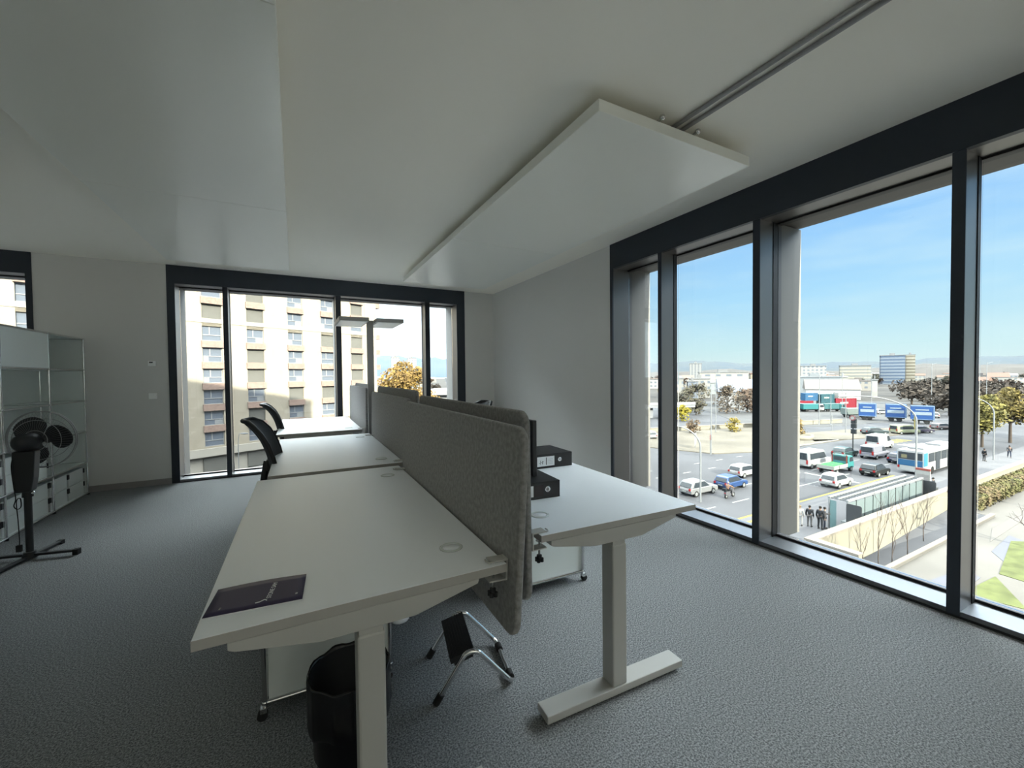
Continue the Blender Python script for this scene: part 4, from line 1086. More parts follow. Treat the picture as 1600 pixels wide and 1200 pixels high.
ride = dict(pel=(0, 0, 0.93), hipl=(0.05, 0.1, 0.90), hipr=(0.05, -0.1, 0.90), kneel=(0.42, 0.2, 0.78), kneer=(0.42, -0.2, 0.78), ankl=(0.40, 0.2, 0.42), ankr=(0.40, -0.2, 0.42), toel=(0.56, 0.2, 0.38), toer=(0.56, -0.2, 0.38),
            waist=(0.03, 0, 1.08), chest=(0.10, 0, 1.27), neck=(0.14, 0, 1.41), head0=(0.16, 0, 1.50), head1=(0.17, 0, 1.61), shol=(0.10, 0.185, 1.37), shor=(0.10, -0.185, 1.37), elbl=(0.35, 0.30, 1.20), elbr=(0.35, -0.30, 1.20), wril=(0.60, 0.30, 1.09), wrir=(0.60, -0.30, 1.09), hanl=(0.66, 0.30, 1.07), hanr=(0.66, -0.30, 1.07))
person('scooter rider in a black jacket and orange vest', (39.1, 26.7), R(4), ride, SK1, em('orange_jacket', (0.55, 0.32, 0.22)), CB, CW, z=G-0.02)

# ---- bus shelter
def shelter():
    x0, x1, y0, y1 = 38.5, 52.8, 16.1, 17.35
    T = thing('bus_shelter', 'long glass bus shelter with a slatted roof on the sidewalk', 'bus shelter', (x0, y0, G+0.13))
    L_ = x1-x0; W_ = y1-y0; Hs = 2.45
    sg = MATS.get('shelter_glass') or glass_mat('shelter_glass', (0.62, 0.80, 0.80))
    for x in (0, L_):
        for y in (0, W_): bx(x-0.05, x+0.05, y-0.05, y+0.05, 0, Hs).build('post', X_steel, T)
    n = 10
    for k in range(1, n): bx(k*L_/n-0.03, k*L_/n+0.03, -0.03, 0.03, 0, Hs).build('post', X_dark, T)
    pg = em('frosted_panel', (0.44, 0.55, 0.56), 0.35, spec=0.4)
    for k in range(n): bx(k*L_/n+0.05, (k+1)*L_/n-0.05, -0.012, 0.012, 0.15, Hs-0.12).build('back_pane', pg, T)
    bx(-0.012, 0.012, 0.75, W_-0.06, 0.10, Hs-0.12).build('end_pane', sg, T)
    for x in (-0.06, L_+0.02):
        MB().prism(rrect(-0.95, 0.05, 0.0, 2.35, 0.14), x, x+0.08, 'x').build('end_panel', em('shelter_dark_panel', (0.13, 0.14, 0.15)), T)
    for y in (0, W_): bx(-0.05, L_+0.05, y-0.08, y+0.08, Hs, Hs+0.14).build('roof_beam', X_steel, T)
    bx(0, L_, W_/2-0.05, W_/2+0.05, Hs+0.02, Hs+0.14).build('roof_beam', X_steel, T)
    for k in range(30):
        x = 0.2+k*(L_-0.4)/29
        bx(x-0.16, x+0.10, 0.08, W_-0.08, Hs+0.02, Hs+0.05).build('roof_slat', X_dark, T)
    bx(1.0, L_-1.0, 0.45, 0.85, 0.42, 0.50).build('bench', X_steel, T)
shelter()
def pylon():
    T = thing('stop_pylon', 'white timetable pylon at the far end of the bus shelter', 'sign', (56.6, 17.2, G+0.13))
    bx(-0.08, 0.08, -0.55, 0.55, 0, 2.6).build('panel', X_plate, T); bx(-0.10, -0.08, -0.45, 0.45, 1.0, 2.2).build('timetable', em('timetable_print', (0.65, 0.62, 0.60)), T)
    bx(-0.1, 0.1, -0.55, 0.55, 2.6, 2.8).build('header', paint('pylon_red', (0.6, 0.12, 0.08)), T)
pylon()

# ---- lamp posts, poles, signs
def lamp_post(label, loc, h, arm, az, r=0.09, z=G, group='street lamps'):
    T = thing('street_lamp', label, 'street lamp', (*loc, z), az, group)
    pts = [(0, 0, 0), (0, 0, h*0.72)]+[(arm*(1-math.cos(R(t))), 0, h*0.72+h*0.28*math.sin(R(t))) for t in range(8, 91, 8)]+[(arm*1.25, 0, h)]
    n = len(pts); MB().tube(pts, r, 8, radii=[r*(1-0.5*i/(n-1)) for i in range(n)]).build('post', X_steel, T)
    MB().tube([(arm*1.2, 0, h-0.02), (arm*1.2+0.45, 0, h-0.04), (arm*1.2+0.9, 0, h-0.06)], 0.12, 8, radii=[0.07, 0.14, 0.06]).build('lamp_head', X_steel, T)
    return T
lamp_post('curved street lamp in front of the silver hatchback', (35.6, 27.2), 7.6, 2.6, R(130), z=G)
lamp_post('tall curved street lamp beside the bus', (60.3, 18.9), 10.0, 5.5, R(140), z=G+0.13)
lamp_post('curved street lamp right of the far mullion beside the yellow tree', (87.3, 19.2), 9.0, 3.6, R(140), z=G+0.13)
lamp_post('slim street lamp in front of the apartment block', (-6.8, 64.5), 5.6, 0.25, R(-10), r=0.05)
for i, (x, y, h, lb) in enumerate(((57.9, 42.3, 10.5, 'white pole with forked top on the sandy island'), (111.4, 52.4, 12, 'pale pole in front of the blue and green containers'), (113.6, 51.0, 8, 'thin pole right of the pale container pole'),
        (68, 40.6, 10.0, 'twin thin pole near the broad mullion'), (79.5, 57, 13, 'tall lamp pole among the bare trees on the left'), (100.9, 42.6, 8.5, 'sign pole left of the traffic light'), (140, 60, 13, 'thin mast above the left blue trailer'),
        (150, 57, 14, 'thin mast above the middle blue trailer'), (170, 50, 15, 'thin mast above the gap between the trailers'), (165, 44, 14, 'thin mast above the right blue trailer'), (175, 40, 15, 'rightmost thin mast above the trailers'))):
    T = thing('pole', lb, 'pole', (x, y, G), 0, 'poles around the crossing')
    MB().cyl((0, 0, 0), (0, 0, h), 0.10, 8, 0.06).build('shaft', X_steel, T)
    m = MB(); m.tube([(0, 0, h-0.4), (0.7, -0.9, h)], 0.05, 6)
    m.build('arm', X_steel, T)
def sign(label, loc, h, w, hh, m_, rz=R(-60), back=None):
    T = thing('road_sign', label, 'sign', (*loc, G), rz, 'road signs')
    MB().cyl((0, 0, 0), (0, 0, h), 0.05, 8).build('post', X_steel, T)
    bx(-0.03, 0.03, -w/2, w/2, h-hh, h).build('sign_plate', m_, T)
sign('white square sign board on the sandy island', (60.2, 47.0), 2.6, 2.2, 2.0, X_plate)
sign('yellow sign in front of the blue trailers', (108.8, 34.3), 3.8, 1.5, 2.6, X_yel)
sign('small red and white round sign on the island pole', (57.4, 42.1), 3.2, 0.8, 0.8, paint('sign_red', (0.6, 0.2, 0.2)))
sign('small white sign in front of the truck yard', (103, 46), 3.4, 1.0, 1.4, X_plate)
T = thing('traffic_light', 'traffic light cluster with round signs left of the blue trailers', 'traffic light', (81.3, 33.3, G))
MB().cyl((0, 0, 0), (0, 0, 5.4), 0.09, 8).build('post', X_dark, T)
for z in (2.6, 3.5, 4.3): bx(-0.2, 0.2, -0.45, 0.25, z, z+0.75).build('signal_head', X_dark, T, bevel=0.04)
MB().cyl((-0.24, 0, 5.2), (-0.20, 0, 5.2), 0.42, 16).build('round_sign', paint('sign_red', (0.6, 0.2, 0.2)), T)
MB().cyl((-0.26, 0, 5.2), (-0.239, 0, 5.2), 0.27, 16).build('sign_centre', X_plate, T)
T = thing('planter', 'round stone planter with an orange bush at the island corner', 'planter', (85.0, 43.6, G))
MB().lathe([(0.001, 0), (2.3, 0), (2.5, 0.9), (2.2, 0.9), (2.1, 0.6), (0.001, 0.6)], 24).build('basin', X_cream, T)

# ---- trees
def leaf_cloud(rnd, blobs, n, size):
    mb = MB()
    for _ in range(n):
        c, r = rnd.choice(blobs)
        d = Vector((rnd.gauss(0, 1), rnd.gauss(0, 1), rnd.gauss(0, 1))).normalized()*(r*rnd.random()**0.4)
        p = Vector(c)+d
        a = Vector((rnd.gauss(0, 1), rnd.gauss(0, 1), rnd.gauss(0, 1))).normalized(); b = a.orthogonal().normalized()
        s = size*rnd.uniform(0.6, 1.3)
        mb.add([p-a*s, p+b*s*0.6, p+a*s, p-b*s*0.6], [(0, 1, 2, 3)])
    return mb
def leafy_tree(name, label, loc, h, w, col, col2, seed, n=2200, size=0.28, group=None, z=G, trunk_h=0.35, k=1.0):
    rnd = random.Random(seed)
    T = thing(name, label, 'tree', (*loc, z), 0, group)
    tm = em('bark', (0.22, 0.17, 0.13))
    MB().tube([(0, 0, 0), (0.05, 0.02, h*trunk_h), (0, 0, h*0.75)], 0.2, 8, radii=[h*0.022, h*0.016, h*0.004]).build('trunk', tm, T)
    blobs = []
    br = MB()
    for i in range(14):
        a = rnd.uniform(0, 2*PI); rr = w*0.5*rnd.uniform(0.15, 0.78); zz = h*rnd.uniform(trunk_h+0.05, 0.86)
        f = 1-0.55*max(0, (zz/h-0.55)/0.4)
        c = (rr*math.cos(a)*f, rr*math.sin(a)*f, zz); blobs.append((c, w*rnd.uniform(0.17, 0.27)*f))
        br.tube([(0, 0, h*trunk_h*0.9), (c[0]*0.5, c[1]*0.5, (h*trunk_h+c[2])/2), c], 0.05, 5, radii=[h*0.008, h*0.005, h*0.002])
    br.build('branches', tm, T)
    cm = em('leaves_%s' % name+str(seed), col, col2=col2, nscale=1.2)
    leaf_cloud(rnd, blobs, n, size).build('crown', cm, T)
    return T
def bare_tree(name, label, loc, h, seed, spread=0.5, z=G, group=None, depth=4, r=0.05, col=(0.26, 0.20, 0.17)):
    rnd = random.Random(seed)
    T = thing(name, label, 'tree', (*loc, z), rnd.uniform(0, 6), group)
    tm = em('bare_bark', col)
    tr = MB(); br = MB()
    def grow(mb, p, d, ln, rad, lv):
        q = p+d*ln*0.5+Vector((rnd.gauss(0, .04), rnd.gauss(0, .04), 0))*ln; e = p+d*ln+Vector((rnd.gauss(0, .05), rnd.gauss(0, .05), 0.02))*ln
        mb.tube([p, q, e], rad, 5, radii=[rad, rad*0.85, rad*0.65], cap=False)
        if lv <= 0: return
        for i in range(rnd.choice((2, 3, 3))):
            t = rnd.uniform(0.55, 1.0); s = p.lerp(e, t)
            nd = (d+Vector((rnd.gauss(0, spread), rnd.gauss(0, spread), rnd.uniform(0, .25)))).normalized()
            grow(br, s, nd, ln*rnd.uniform(0.5, 0.72), rad*0.55, lv-1)
    tr.tube([(0, 0, 0), (0.02, 0, h*0.2), (0, 0.03, h*0.4)], r, 6, radii=[r*1.1, r*0.95, r*0.8])
    for i in range(3):
        grow(br, Vector((0, 0.02, h*(0.22+0.08*i))), Vector((rnd.gauss(0, spread*.8), rnd.gauss(0, spread*.8), 1)).normalized(), h*0.30, r*0.6, depth-1)
    tr.build('trunk', tm, T); br.build('branches', tm, T)
    return T
leafy_tree('autumn_tree', 'broad orange-yellow autumn tree right of the apartment block', (13.9, 60.0), 15.9, 11.5, (0.70, 0.44, 0.10), (0.42, 0.26, 0.10), 5, n=8000, size=0.24)
leafy_tree('autumn_tree', 'low green-yellow tree behind the screens at the right of the far window', (21.5, 55.0), 9.5, 6.0, (0.52, 0.44, 0.12), (0.25, 0.24, 0.08), 6, n=2500, size=0.24)
leafy_tree('autumn_tree', 'yellow-green tree on the grass at the right picture edge', (101.0, 23.5), 9.5, 8.0, (0.60, 0.50, 0.12), (0.28, 0.26, 0.10), 7, n=3600, size=0.26)
leafy_tree('autumn_tree', 'second yellow tree close behind the one at the right edge', (111.0, 22.5), 10.5, 8.0, (0.62, 0.46, 0.12), (0.30, 0.24, 0.10), 8, n=3200, size=0.28)
leafy_tree('autumn_tree', 'tall rust-brown tree cut off by the right edge', (124.0, 12.0), 20.0, 15.0, (0.42, 0.25, 0.15), (0.24, 0.17, 0.13), 9, n=5200, size=0.30)
leafy_tree('bush', 'bright yellow bush beside the viaduct at the left', (92.0, 76.0), 4.6, 5.0, (0.80, 0.66, 0.06), (0.55, 0.45, 0.05), 10, n=900, size=0.3, trunk_h=0.1)
leafy_tree('bush', 'yellow bush left of the twin pole', (84.0, 56.0), 3.2, 3.4, (0.70, 0.55, 0.10), (0.45, 0.33, 0.08), 11, n=500, size=0.25, trunk_h=0.1)
leafy_tree('bush', 'orange-brown bush right of the twin pole', (93.0, 55.5), 3.0, 3.6, (0.55, 0.36, 0.12), (0.33, 0.22, 0.10), 12, n=500, size=0.25, trunk_h=0.1)
leafy_tree('bush', 'small brown bush in the middle of the island edge', (75.0, 59.0), 3.2, 3.2, (0.42, 0.28, 0.15), (0.26, 0.18, 0.12), 13, n=400, size=0.25, trunk_h=0.1)
leafy_tree('bush', 'orange bush in the round stone planter', (85.0, 43.6), 3.4, 3.4, (0.62, 0.42, 0.12), (0.36, 0.25, 0.10), 14, n=700, size=0.2, z=G+0.6, trunk_h=0.1)
leafy_tree('bush', 'slim autumn poplar left of the cream building', (120, 108), 12.0, 3.4, (0.52, 0.38, 0.16), (0.30, 0.22, 0.12), 15, n=900, size=0.35, trunk_h=0.1)
for i, (x, y, h, w, lb) in enumerate(((108, 84, 10, 10, 'dark olive tree mass left of the forked pole'), (120, 82, 9, 10, 'brown tree mass behind the forked pole'), (127, 80, 8, 9, 'reddish brown tree right of the forked pole'), (116, 95, 9, 9, 'grey-green tree behind the viaduct'))):
    leafy_tree('autumn_tree', lb, (x, y), h, w, ((0.26, 0.24, 0.14), (0.34, 0.25, 0.16), (0.38, 0.24, 0.16), (0.28, 0.27, 0.18))[i], (0.18, 0.15, 0.12), 20+i, n=1300, size=0.4, trunk_h=0.15)
for i, (x, y, h, lb) in enumerate(((33.0, 13.0, 5.0, 'bare sapling nearest the wall corner'), (35.2, 12.9, 6.5, 'bare twiggy sapling in front of the shelter end'), (36.4, 12.6, 6.0, 'bare sapling with several stems'), (38.9, 12.6, 5.5, 'slender bare sapling before the middle of the wall'),
        (44.0, 13.3, 4.5, 'bare sapling casting its pattern on the cream wall'), (49.0, 13.3, 4.5, 'bare sapling at the far end of the ramp'))):
    bare_tree('bare_sapling', lb, (x, y), h, 40+i, 0.22, z=G-1.5+(x-30.2)*0.0617, group='bare saplings along the ramp', depth=3, r=0.03)
bare_tree('bare_tree', 'large bare tree on the plaza whose branches reach in at the right edge', (47.0, 5.2), 10.0, 61, 0.75, depth=5, r=0.14)
bare_tree('bare_tree', 'bare tree on the plaza just below the window', (33.5, 4.2), 8.0, 63, 0.7, depth=5, r=0.11)
# hedge along the wall
def hedge():
    rnd = random.Random(2)
    T = thing('hedge', 'clipped autumn hedge along the plaza side of the cream wall', 'hedge', (54.6, 12.85, G))
    mb = MB(); n = 5200
    for _ in range(n):
        p = Vector((rnd.uniform(0, 24), rnd.uniform(0, 1.5), rnd.uniform(0.1, 1.25)))
        if rnd.random() < 0.6:
            q = rnd.choice((0, 1, 2))
            if q == 0: p.y = rnd.uniform(-0.08, 0.1)
            elif q == 1: p.z = rnd.uniform(1.15, 1.32)
            else: p.y = rnd.uniform(1.4, 1.55)
        a = Vector((rnd.gauss(0, 1), rnd.gauss(0, 1), rnd.gauss(0, 1))).normalized(); b = a.orthogonal().normalized(); s = 0.13
        mb.add([p-a*s, p+b*s*0.6, p+a*s, p-b*s*0.6], [(0, 1, 2, 3)])
    mb.build('foliage', em('hedge_leaves', (0.34, 0.34, 0.12), col2=(0.42, 0.30, 0.16), nscale=0.6), T)
    bx(0.2, 23.8, 0.3, 1.2, 0, 1.05).build('twigs', em('hedge_twigs', (0.14, 0.12, 0.07)), T)
hedge()

# ---- trucks, trailers and containers in the yard
def trailer(label, loc, rz, ln=6.6, hgt=3.3, group='blue trailers in a row'):
    T = thing('trailer', label, 'trailer', (*loc, G), rz, group)
    B = paint('trailer_blue', (0.05, 0.17, 0.52)); BL = paint('trailer_light_blue', (0.35, 0.52, 0.78))
    bx(0, ln, 0, 2.5, 1.05, 1.05+hgt).build('box_body', B, T, bevel=0.05)
    for y in (-0.03,):
        bx(0.05, ln-0.05, y, 0.0, 1.05, 1.2).build('edge_trim', BL, T); bx(0.05, ln-0.05, y, 0.0, 0.9+hgt, 1.05+hgt).build('edge_trim', BL, T)
        bx(ln-0.25, ln-0.02, y, 0.0, 1.2, 0.9+hgt).build('edge_trim', BL, T)
        bx(0.3, ln-0.5, y-0.01, 0.0, 1.05+hgt*0.34, 1.05+hgt*0.56).build('lettering', em('pale_lettering', (0.62, 0.74, 0.85)), T)
        bx(0.8, ln-1.0, y-0.01, 0.0, 1.05+hgt*0.68, 1.05+hgt*0.76).build('lettering', em('pale_lettering', (0.62, 0.74, 0.85)), T)
    bx(0.3, ln-0.3, 0.5, 2.0, 0.7, 1.05).build('chassis', X_dark, T)
    for x in (1.1, ln-1.3):
        for y in (0.05, 2.1): MB().cyl((x, y, 0.5), (x, y+0.3, 0.5), 0.5, 16).build('wheel', X_rub, T)
trailer('leftmost blue trailer with pale lettering in the yard', (131.2, 52.5), R(-66), 3.5)
trailer('middle blue trailer with pale lettering in the yard', (133.0, 47.6), R(-68), 3.9)
trailer('rightmost blue trailer with pale lettering in the yard', (131.8, 42.4), R(-70), 4.1)
def container(label, loc, z0, ln, hgt, col, rz=R(-28), group='stacked shipping containers'):
    T = thing('shipping_container', label, 'container', (*loc, G+z0), rz, group)
    P_ = paint('container_%d%d%d' % tuple(int(c*99) for c in col), col)
    m = MB(); n = int(ln/0.4)
    pts = []
    for i in range(n):
        x = ln*i/n; pts += [(x, 0.0), (x+ln/n*0.35, 0.0), (x+ln/n*0.5, 0.05), (x+ln/n*0.85, 0.05)]
    pts += [(ln, 0.0), (ln, 2.4), (0, 2.4)]
    m.prism(pts, 0.05, hgt-0.05, 'z'); m.build('shell', P_, T)
    fr = MB(); fr.box(-0.03, ln+0.03, -0.03, 0.08, 0, 0.16); fr.box(-0.03, ln+0.03, -0.03, 0.08, hgt-0.14, hgt); fr.box(-0.03, 0.12, -0.03, 0.08, 0.16, hgt-0.14); fr.box(ln-0.12, ln+0.03, -0.03, 0.08, 0.16, hgt-0.14)
    fr.build('frame', P_, T)
    bx(ln*0.2, ln*0.6, -0.045, -0.03, hgt*0.5, hgt*0.66).build('lettering', X_plate, T)
RC, TC, BC, GC = (0.55, 0.04, 0.07), (0.06, 0.38, 0.40), (0.07, 0.25, 0.50), (0.07, 0.22, 0.27)
container('red container, lower of the stack at the left end', (149.0, 79.0), 0, 8, 2.9, RC)
container('blue container on top of the left red one', (153.9, 76.6), 2.9, 4.2, 2.6, BC)
container('dark teal container on the second stack', (158.4, 73.9), 2.2, 4.4, 2.9, GC)
container('dark green container at the bottom of the second stack', (158.4, 73.9), 0, 4.4, 2.2, (0.05, 0.16, 0.16))
container('red container, larger of the right stack', (162.8, 71.6), 0, 7.0, 3.6, RC)
container('white container on top of the right red one', (163.6, 71.2), 3.6, 4.9, 2.0, (0.88, 0.86, 0.80))
def small_truck(label, loc, rz, col, boxc):
    T = thing('truck', label, 'truck', (*loc, G), rz, 'small trucks in the yard')
    c = MB().prism([(5.0, 0.5), (6.6, 0.5), (6.7, 1.4), (6.3, 2.5), (5.0, 2.5)], 0, 2.2, 'y').build('cab', paint('truck_%d%d%d' % tuple(int(v*99) for v in col), col), T, bevel=0.06)
    MB().prism([(5.3, 1.5), (6.5, 1.5), (6.3, 2.2), (5.3, 2.2)], -0.03, 0.02, 'y').build('side_window', X_win, c)
    bx(0, 4.8, 0, 2.3, 0.9, 2.6).build('load_box', paint('truckbox_%d%d%d' % tuple(int(v*99) for v in boxc), boxc), T, bevel=0.05)
    bx(0.2, 6.2, 0.5, 1.8, 0.55, 0.9).build('chassis', X_dark, T)
    for x in (1.2, 5.6):
        for y in (0.0, 1.95): MB().cyl((x, y, 0.48), (x, y+0.28, 0.48), 0.48, 14).build('wheel', X_rub, T)
small_truck('teal truck in front of the left red container', (142.5, 71.5), R(-28), (0.80, 0.80, 0.80), TC)
small_truck('turquoise truck in front of the dark teal containers', (148.5, 68.4), R(-28), TC, (0.10, 0.30, 0.32))
small_truck('pale truck left of the blue trailers', (134.5, 56.5), R(-28), (0.75, 0.72, 0.66), (0.35, 0.42, 0.40))
small_truck('red truck behind the left stack of containers', (141.0, 75.0), R(-28), RC, (0.60, 0.25, 0.22))

# ---- apartment block seen through the far window
def apartment():
    ang = math.atan2(0.4555, 0.8902)
    T = thing('apartment_block', 'tall cream apartment block with brick window parapets opposite the far window', 'building', (-10.10, 66.57, G), ang)
    # local x runs along the facade, +y goes away from us; z from street
    Z0 = 1.32-G
    S0, S1 = -24.0, 26.4
    WL = em('facade_pebble', (1.08, 0.96, 0.77), col2=(0.96, 0.84, 0.66), nscale=0.9, bump=0.0)
    WL2 = em('facade_band', (1.12, 1.04, 0.90))
    BR = em('brick_parapet', (0.84, 0.60, 0.50), noise=0.2, nscale=6)
    FR = em('window_frame_white', (0.92, 0.92, 0.92))
    GLS = em('flat_window_glass', (0.42, 0.48, 0.58), 0.2, spec=0.3)
    SH = em('grey_shutter', (0.42, 0.41, 0.37), noise=0.04, nscale=3)
    INT = em('curtain_white', (0.80, 0.82, 0.84))
    ctr = [-36.4, -31.1, -25.9, -20.6, -15.3, -10.0, -4.75, 0.55, 5.85, 11.5, 16.9, 22.3]
    ctr = [-47, -42, -37, -20.2, -15.0, -9.9, -4.9, 0.55, 5.85, 11.55, 16.85, 22.3]
    tops = [9.75+5.65, 9.75+2.85, 9.75, 6.8, 4.0, 1.2, -1.6, -4.4, -7.2]
    tops = [21.0, 18.2, 15.4, 12.6, 9.75, 6.8, 4.0, 1.2, -1.6, -4.4, -7.2]
    hw = 1.12
    # wall strips between window columns, recessed strips behind windows
    xs = [S0]+[v for c in ctr if c > S0 for v in (c-hw, c+hw)]+[S1]
    m = MB()
    for i in range(0, len(xs), 2): m.box(xs[i], xs[i+1], 0, 0.5, 3.0, 36)
    for c in [c_ for c_ in ctr if c_ > S0]:   # fill above/below openings
        prev = 36
        for t in tops:
            zt = Z0+t; m.box(c-hw, c+hw, 0.02, 0.5, zt, min(prev, zt+0.92)) if prev-zt > 0.01 else None
            prev = zt-1.93
            if t == 9.75: m.box(c-hw, c+hw, 0.02, 0.5, Z0+6.8, zt-1.93)
    m.box(S0, S1, 0.5, 14, 0, 36)
    m.box(S0, S1, 0.02, 0.5, 3.0, Z0-9.13)
    m.build('facade_wall', WL, T)
    bx(S0, S1+0.02, -0.05, 0.02, Z0+7.25, Z0+7.80).build('string_course', WL2, T)
    bx(S0, S1+0.1, -0.35, 0.3, Z0-10.4, Z0-9.35).build('string_course', WL2, T)
    m = MB()
    bx(S0, S1, 0.3, 0.5, 0, 3.0).build('ground_floor_wall', WL2, T)
    for k in range(9):
        c = ctr[3+k]; bx(c-1.3, c+1.3, 0.1, 0.29, 0.3, 2.3).build('ground_floor_window', SH, T)
    rnd = random.Random(12)
    shut = {(8, 2): 1, (8, 4): 1, (8, 6): 1, (8, 7): 1, (8, 9): 1, (9, 8): 1, (10, 9): 0, (10, 8): 1, (11, 5): 1, (11, 6): 1, (11, 7): 1, (8, 3): 1}
    for ci, c in enumerate(ctr):
        if ci < 3: continue
        for ti, t in enumerate(tops):
            if ti < 2: continue
            zt = Z0+t; zb = zt-1.93
            if t not in (9.75-0.0,):
                pass
            if t != 6.8 or True:
                if not (t == 6.8):
                    bx(c-hw-0.12, c+hw+0.12, -0.22, 0.02, zt, zt+0.86).build('brick_parapet', BR, T)
            row = ti
            colkey = (ci, row)
            is_sh = shut.get(colkey, None)
            if is_sh is None: is_sh = rnd.random() < 0.22
            w_ = bx(c-hw, c+hw, 0.22, 0.30, zb, zt).build('window', GLS if not is_sh else SH, T)
            if not is_sh:
                f = MB()
                f.box(c-hw, c+hw, 0.16, 0.22, zb, zb+0.08); f.box(c-hw, c+hw, 0.16, 0.22, zb+0.72, zb+0.82); f.box(c-hw, c+hw, 0.16, 0.22, zt-0.08, zt)
                f.box(c-hw, c-hw+0.08, 0.16, 0.22, zb+0.08, zb+0.72); f.box(c+hw-0.08, c+hw, 0.16, 0.22, zb+0.08, zb+0.72)
                f.box(c-hw, c-hw+0.08, 0.16, 0.22, zb+0.82, zt-0.08); f.box(c+hw-0.08, c+hw, 0.16, 0.22, zb+0.82, zt-0.08)
                f.box(c-0.32, c-0.20, 0.16, 0.22, zb+0.82, zt-0.08)
                f.build('window_frame', FR, w_)
                if rnd.random() < 0.55:
                    side_ = rnd.choice((-1, 1)); bx(c+(0.1 if side_ > 0 else -hw+0.1), c+(hw-0.1 if side_ > 0 else -0.4), 0.20, 0.219, zb+0.1, zb+0.7).build('curtain', INT, w_)
    for ti, t in enumerate(tops):
        zt = Z0+t
        bx(S1-0.3, S1+1.3, 0.6, 4.5, zt-0.05, zt+0.85).build('side_balcony', BR, T)
    bx(19.3+4.6, 19.42+4.6, -0.03, 0, 3.0, 36).build('downpipe', X_steel, T)
apartment()
struct(bx(-46, 40, 52.0, 52.3, G, G+0.14).build('kerb', em('kerb_stone', (0.7, 0.7, 0.68))), 'kerb of the street before the apartment block')
m = MB(); 
for k in range(4): pass
struct(MB().prism([(-40, 51.6), (14, 79.0), (14.4, 78.2), (-39.6, 50.8)], G, G+0.16, 'z').build('kerb', em('kerb_stone', (0.7, 0.7, 0.68))))
def parked(x, y): pass
T = thing('site_hall', 'long low white hall with steel lattice roof right of the autumn trees', 'building', (25.0, 90.5, G), R(-27))
bx(0, 22, 0, 20, 0, 8.6).build('hall_wall', em('hall_white', (0.80, 0.82, 0.84)), T)
bx(-1.0, 23, -1.2, 21, 8.6, 9.4).build('flat_roof', em('hall_roof', (0.88, 0.89, 0.90)), T)
for k in range(8): bx(0.5+k*2.9, 0.75+k*2.9, -0.8, -0.5, 0, 8.6).build('column', X_steel, T)
bx(0, 22, -0.85, -0.45, 5.2, 5.9).build('canopy_beam', em('hall_beam', (0.35, 0.37, 0.40)), T)

# ---- distant town
def block(name, label, cx, cy, w, d, h, rz, wall, style='rows', roof=None, z=G, group=None, floor=2.9, bay=3.2, glass=(0.35, 0.40, 0.46), pitched=False):
    if rz is A:
        rz = -math.atan2(cx, cy)+R(4); w = w*math.cos(-rz-R(24))
    T = thing(name, label, 'building', (cx, cy, z), rz, group)
    key = 'wall_%s_%d_%d_%d_%.0f' % (style, int(wall[0]*99), int(wall[1]*99), int(wall[2]*99), floor*10)
    m_ = MATS.get(key)
    if not m_:
        m_ = em(key, wall)
        nt = m_.node_tree; N = nt.nodes; L = nt.links; b = N['Principled BSDF']
        tc = N.new('ShaderNodeTexCoord'); mp = N.new('ShaderNodeMapping'); L.new(tc.outputs['Object'], mp.inputs[0])
        sp = N.new('ShaderNodeSeparateXYZ'); L.new(mp.outputs[0], sp.inputs[0])
        def band(src, period, lo):
            a = N.new('ShaderNodeMath'); a.operation = 'DIVIDE'; a.inputs[1].default_value = period; L.new(src, a.inputs[0])
            f = N.new('ShaderNodeMath'); f.operation = 'FRACT'; L.new(a.outputs[0], f.inputs[0])
            g = N.new('ShaderNodeMath'); g.operation = 'GREATER_THAN'; g.inputs[1].default_value = lo; L.new(f.outputs[0], g.inputs[0]); return g.outputs[0]
        z_ = band(sp.outputs['Z'], floor, 0.55 if style != 'cols' else 0.1)
        fac = z_
        if style in ('grid', 'cols'):
            ad = N.new('ShaderNodeMath'); ad.operation = 'ADD'; L.new(sp.outputs['X'], ad.inputs[0]); L.new(sp.outputs['Y'], ad.inputs[1])
            x_ = band(ad.outputs[0], bay, 0.5); mu = N.new('ShaderNodeMath'); mu.operation = 'MULTIPLY'; L.new(z_, mu.inputs[0]); L.new(x_, mu.inputs[1]); fac = mu.outputs[0]
        mx = N.new('ShaderNodeMixRGB'); mx.inputs[1].default_value = tuple(c*EX for c in wall)+(1,); mx.inputs[2].default_value = tuple(c*EX for c in glass)+(1,)
        if style == 'plain': fac = None
        if fac: L.new(fac, mx.inputs[0]); L.new(mx.outputs[0], b.inputs['Base Color'])
    bx(0, w, 0, d, 0, h).build('walls', m_, T)
    rc = em('roof_%d%d%d' % tuple(int(c*99) for c in (roof or (0.5, 0.5, 0.5))), roof or (0.5, 0.5, 0.5))
    if pitched:
        MB().prism([(-0.4, h), (d+0.4, h), (d/2, h+d*0.28)], -0.4, w+0.4, 'x').build('roof', rc, T)
    else:
        bx(-0.3, w+0.3, -0.3, d+0.3, h, h+0.5).build('roof', rc, T)
        bx(w*0.4, w*0.6, d*0.3, d*0.6, h+0.5, h+2.2).build('roof_housing', rc, T)
    return T
A = R(-28)
block('slab_block', 'long pale slab block on the horizon left of the street window', 415, 210.5, 23, 12, 17.5, A, (0.72, 0.70, 0.66), 'grid')
block('slab_block', 'pale slab block with bluish left part in the middle of the skyline', 447, 193.5, 28, 12, 17.5, A, (0.78, 0.73, 0.60), 'rows', glass=(0.45, 0.46, 0.44))
block('tower_block', 'tall blue-grey tower block, highest on the skyline', 481, 176, 22, 14, 26.5, A, (0.40, 0.47, 0.56), 'rows', glass=(0.17, 0.24, 0.36))
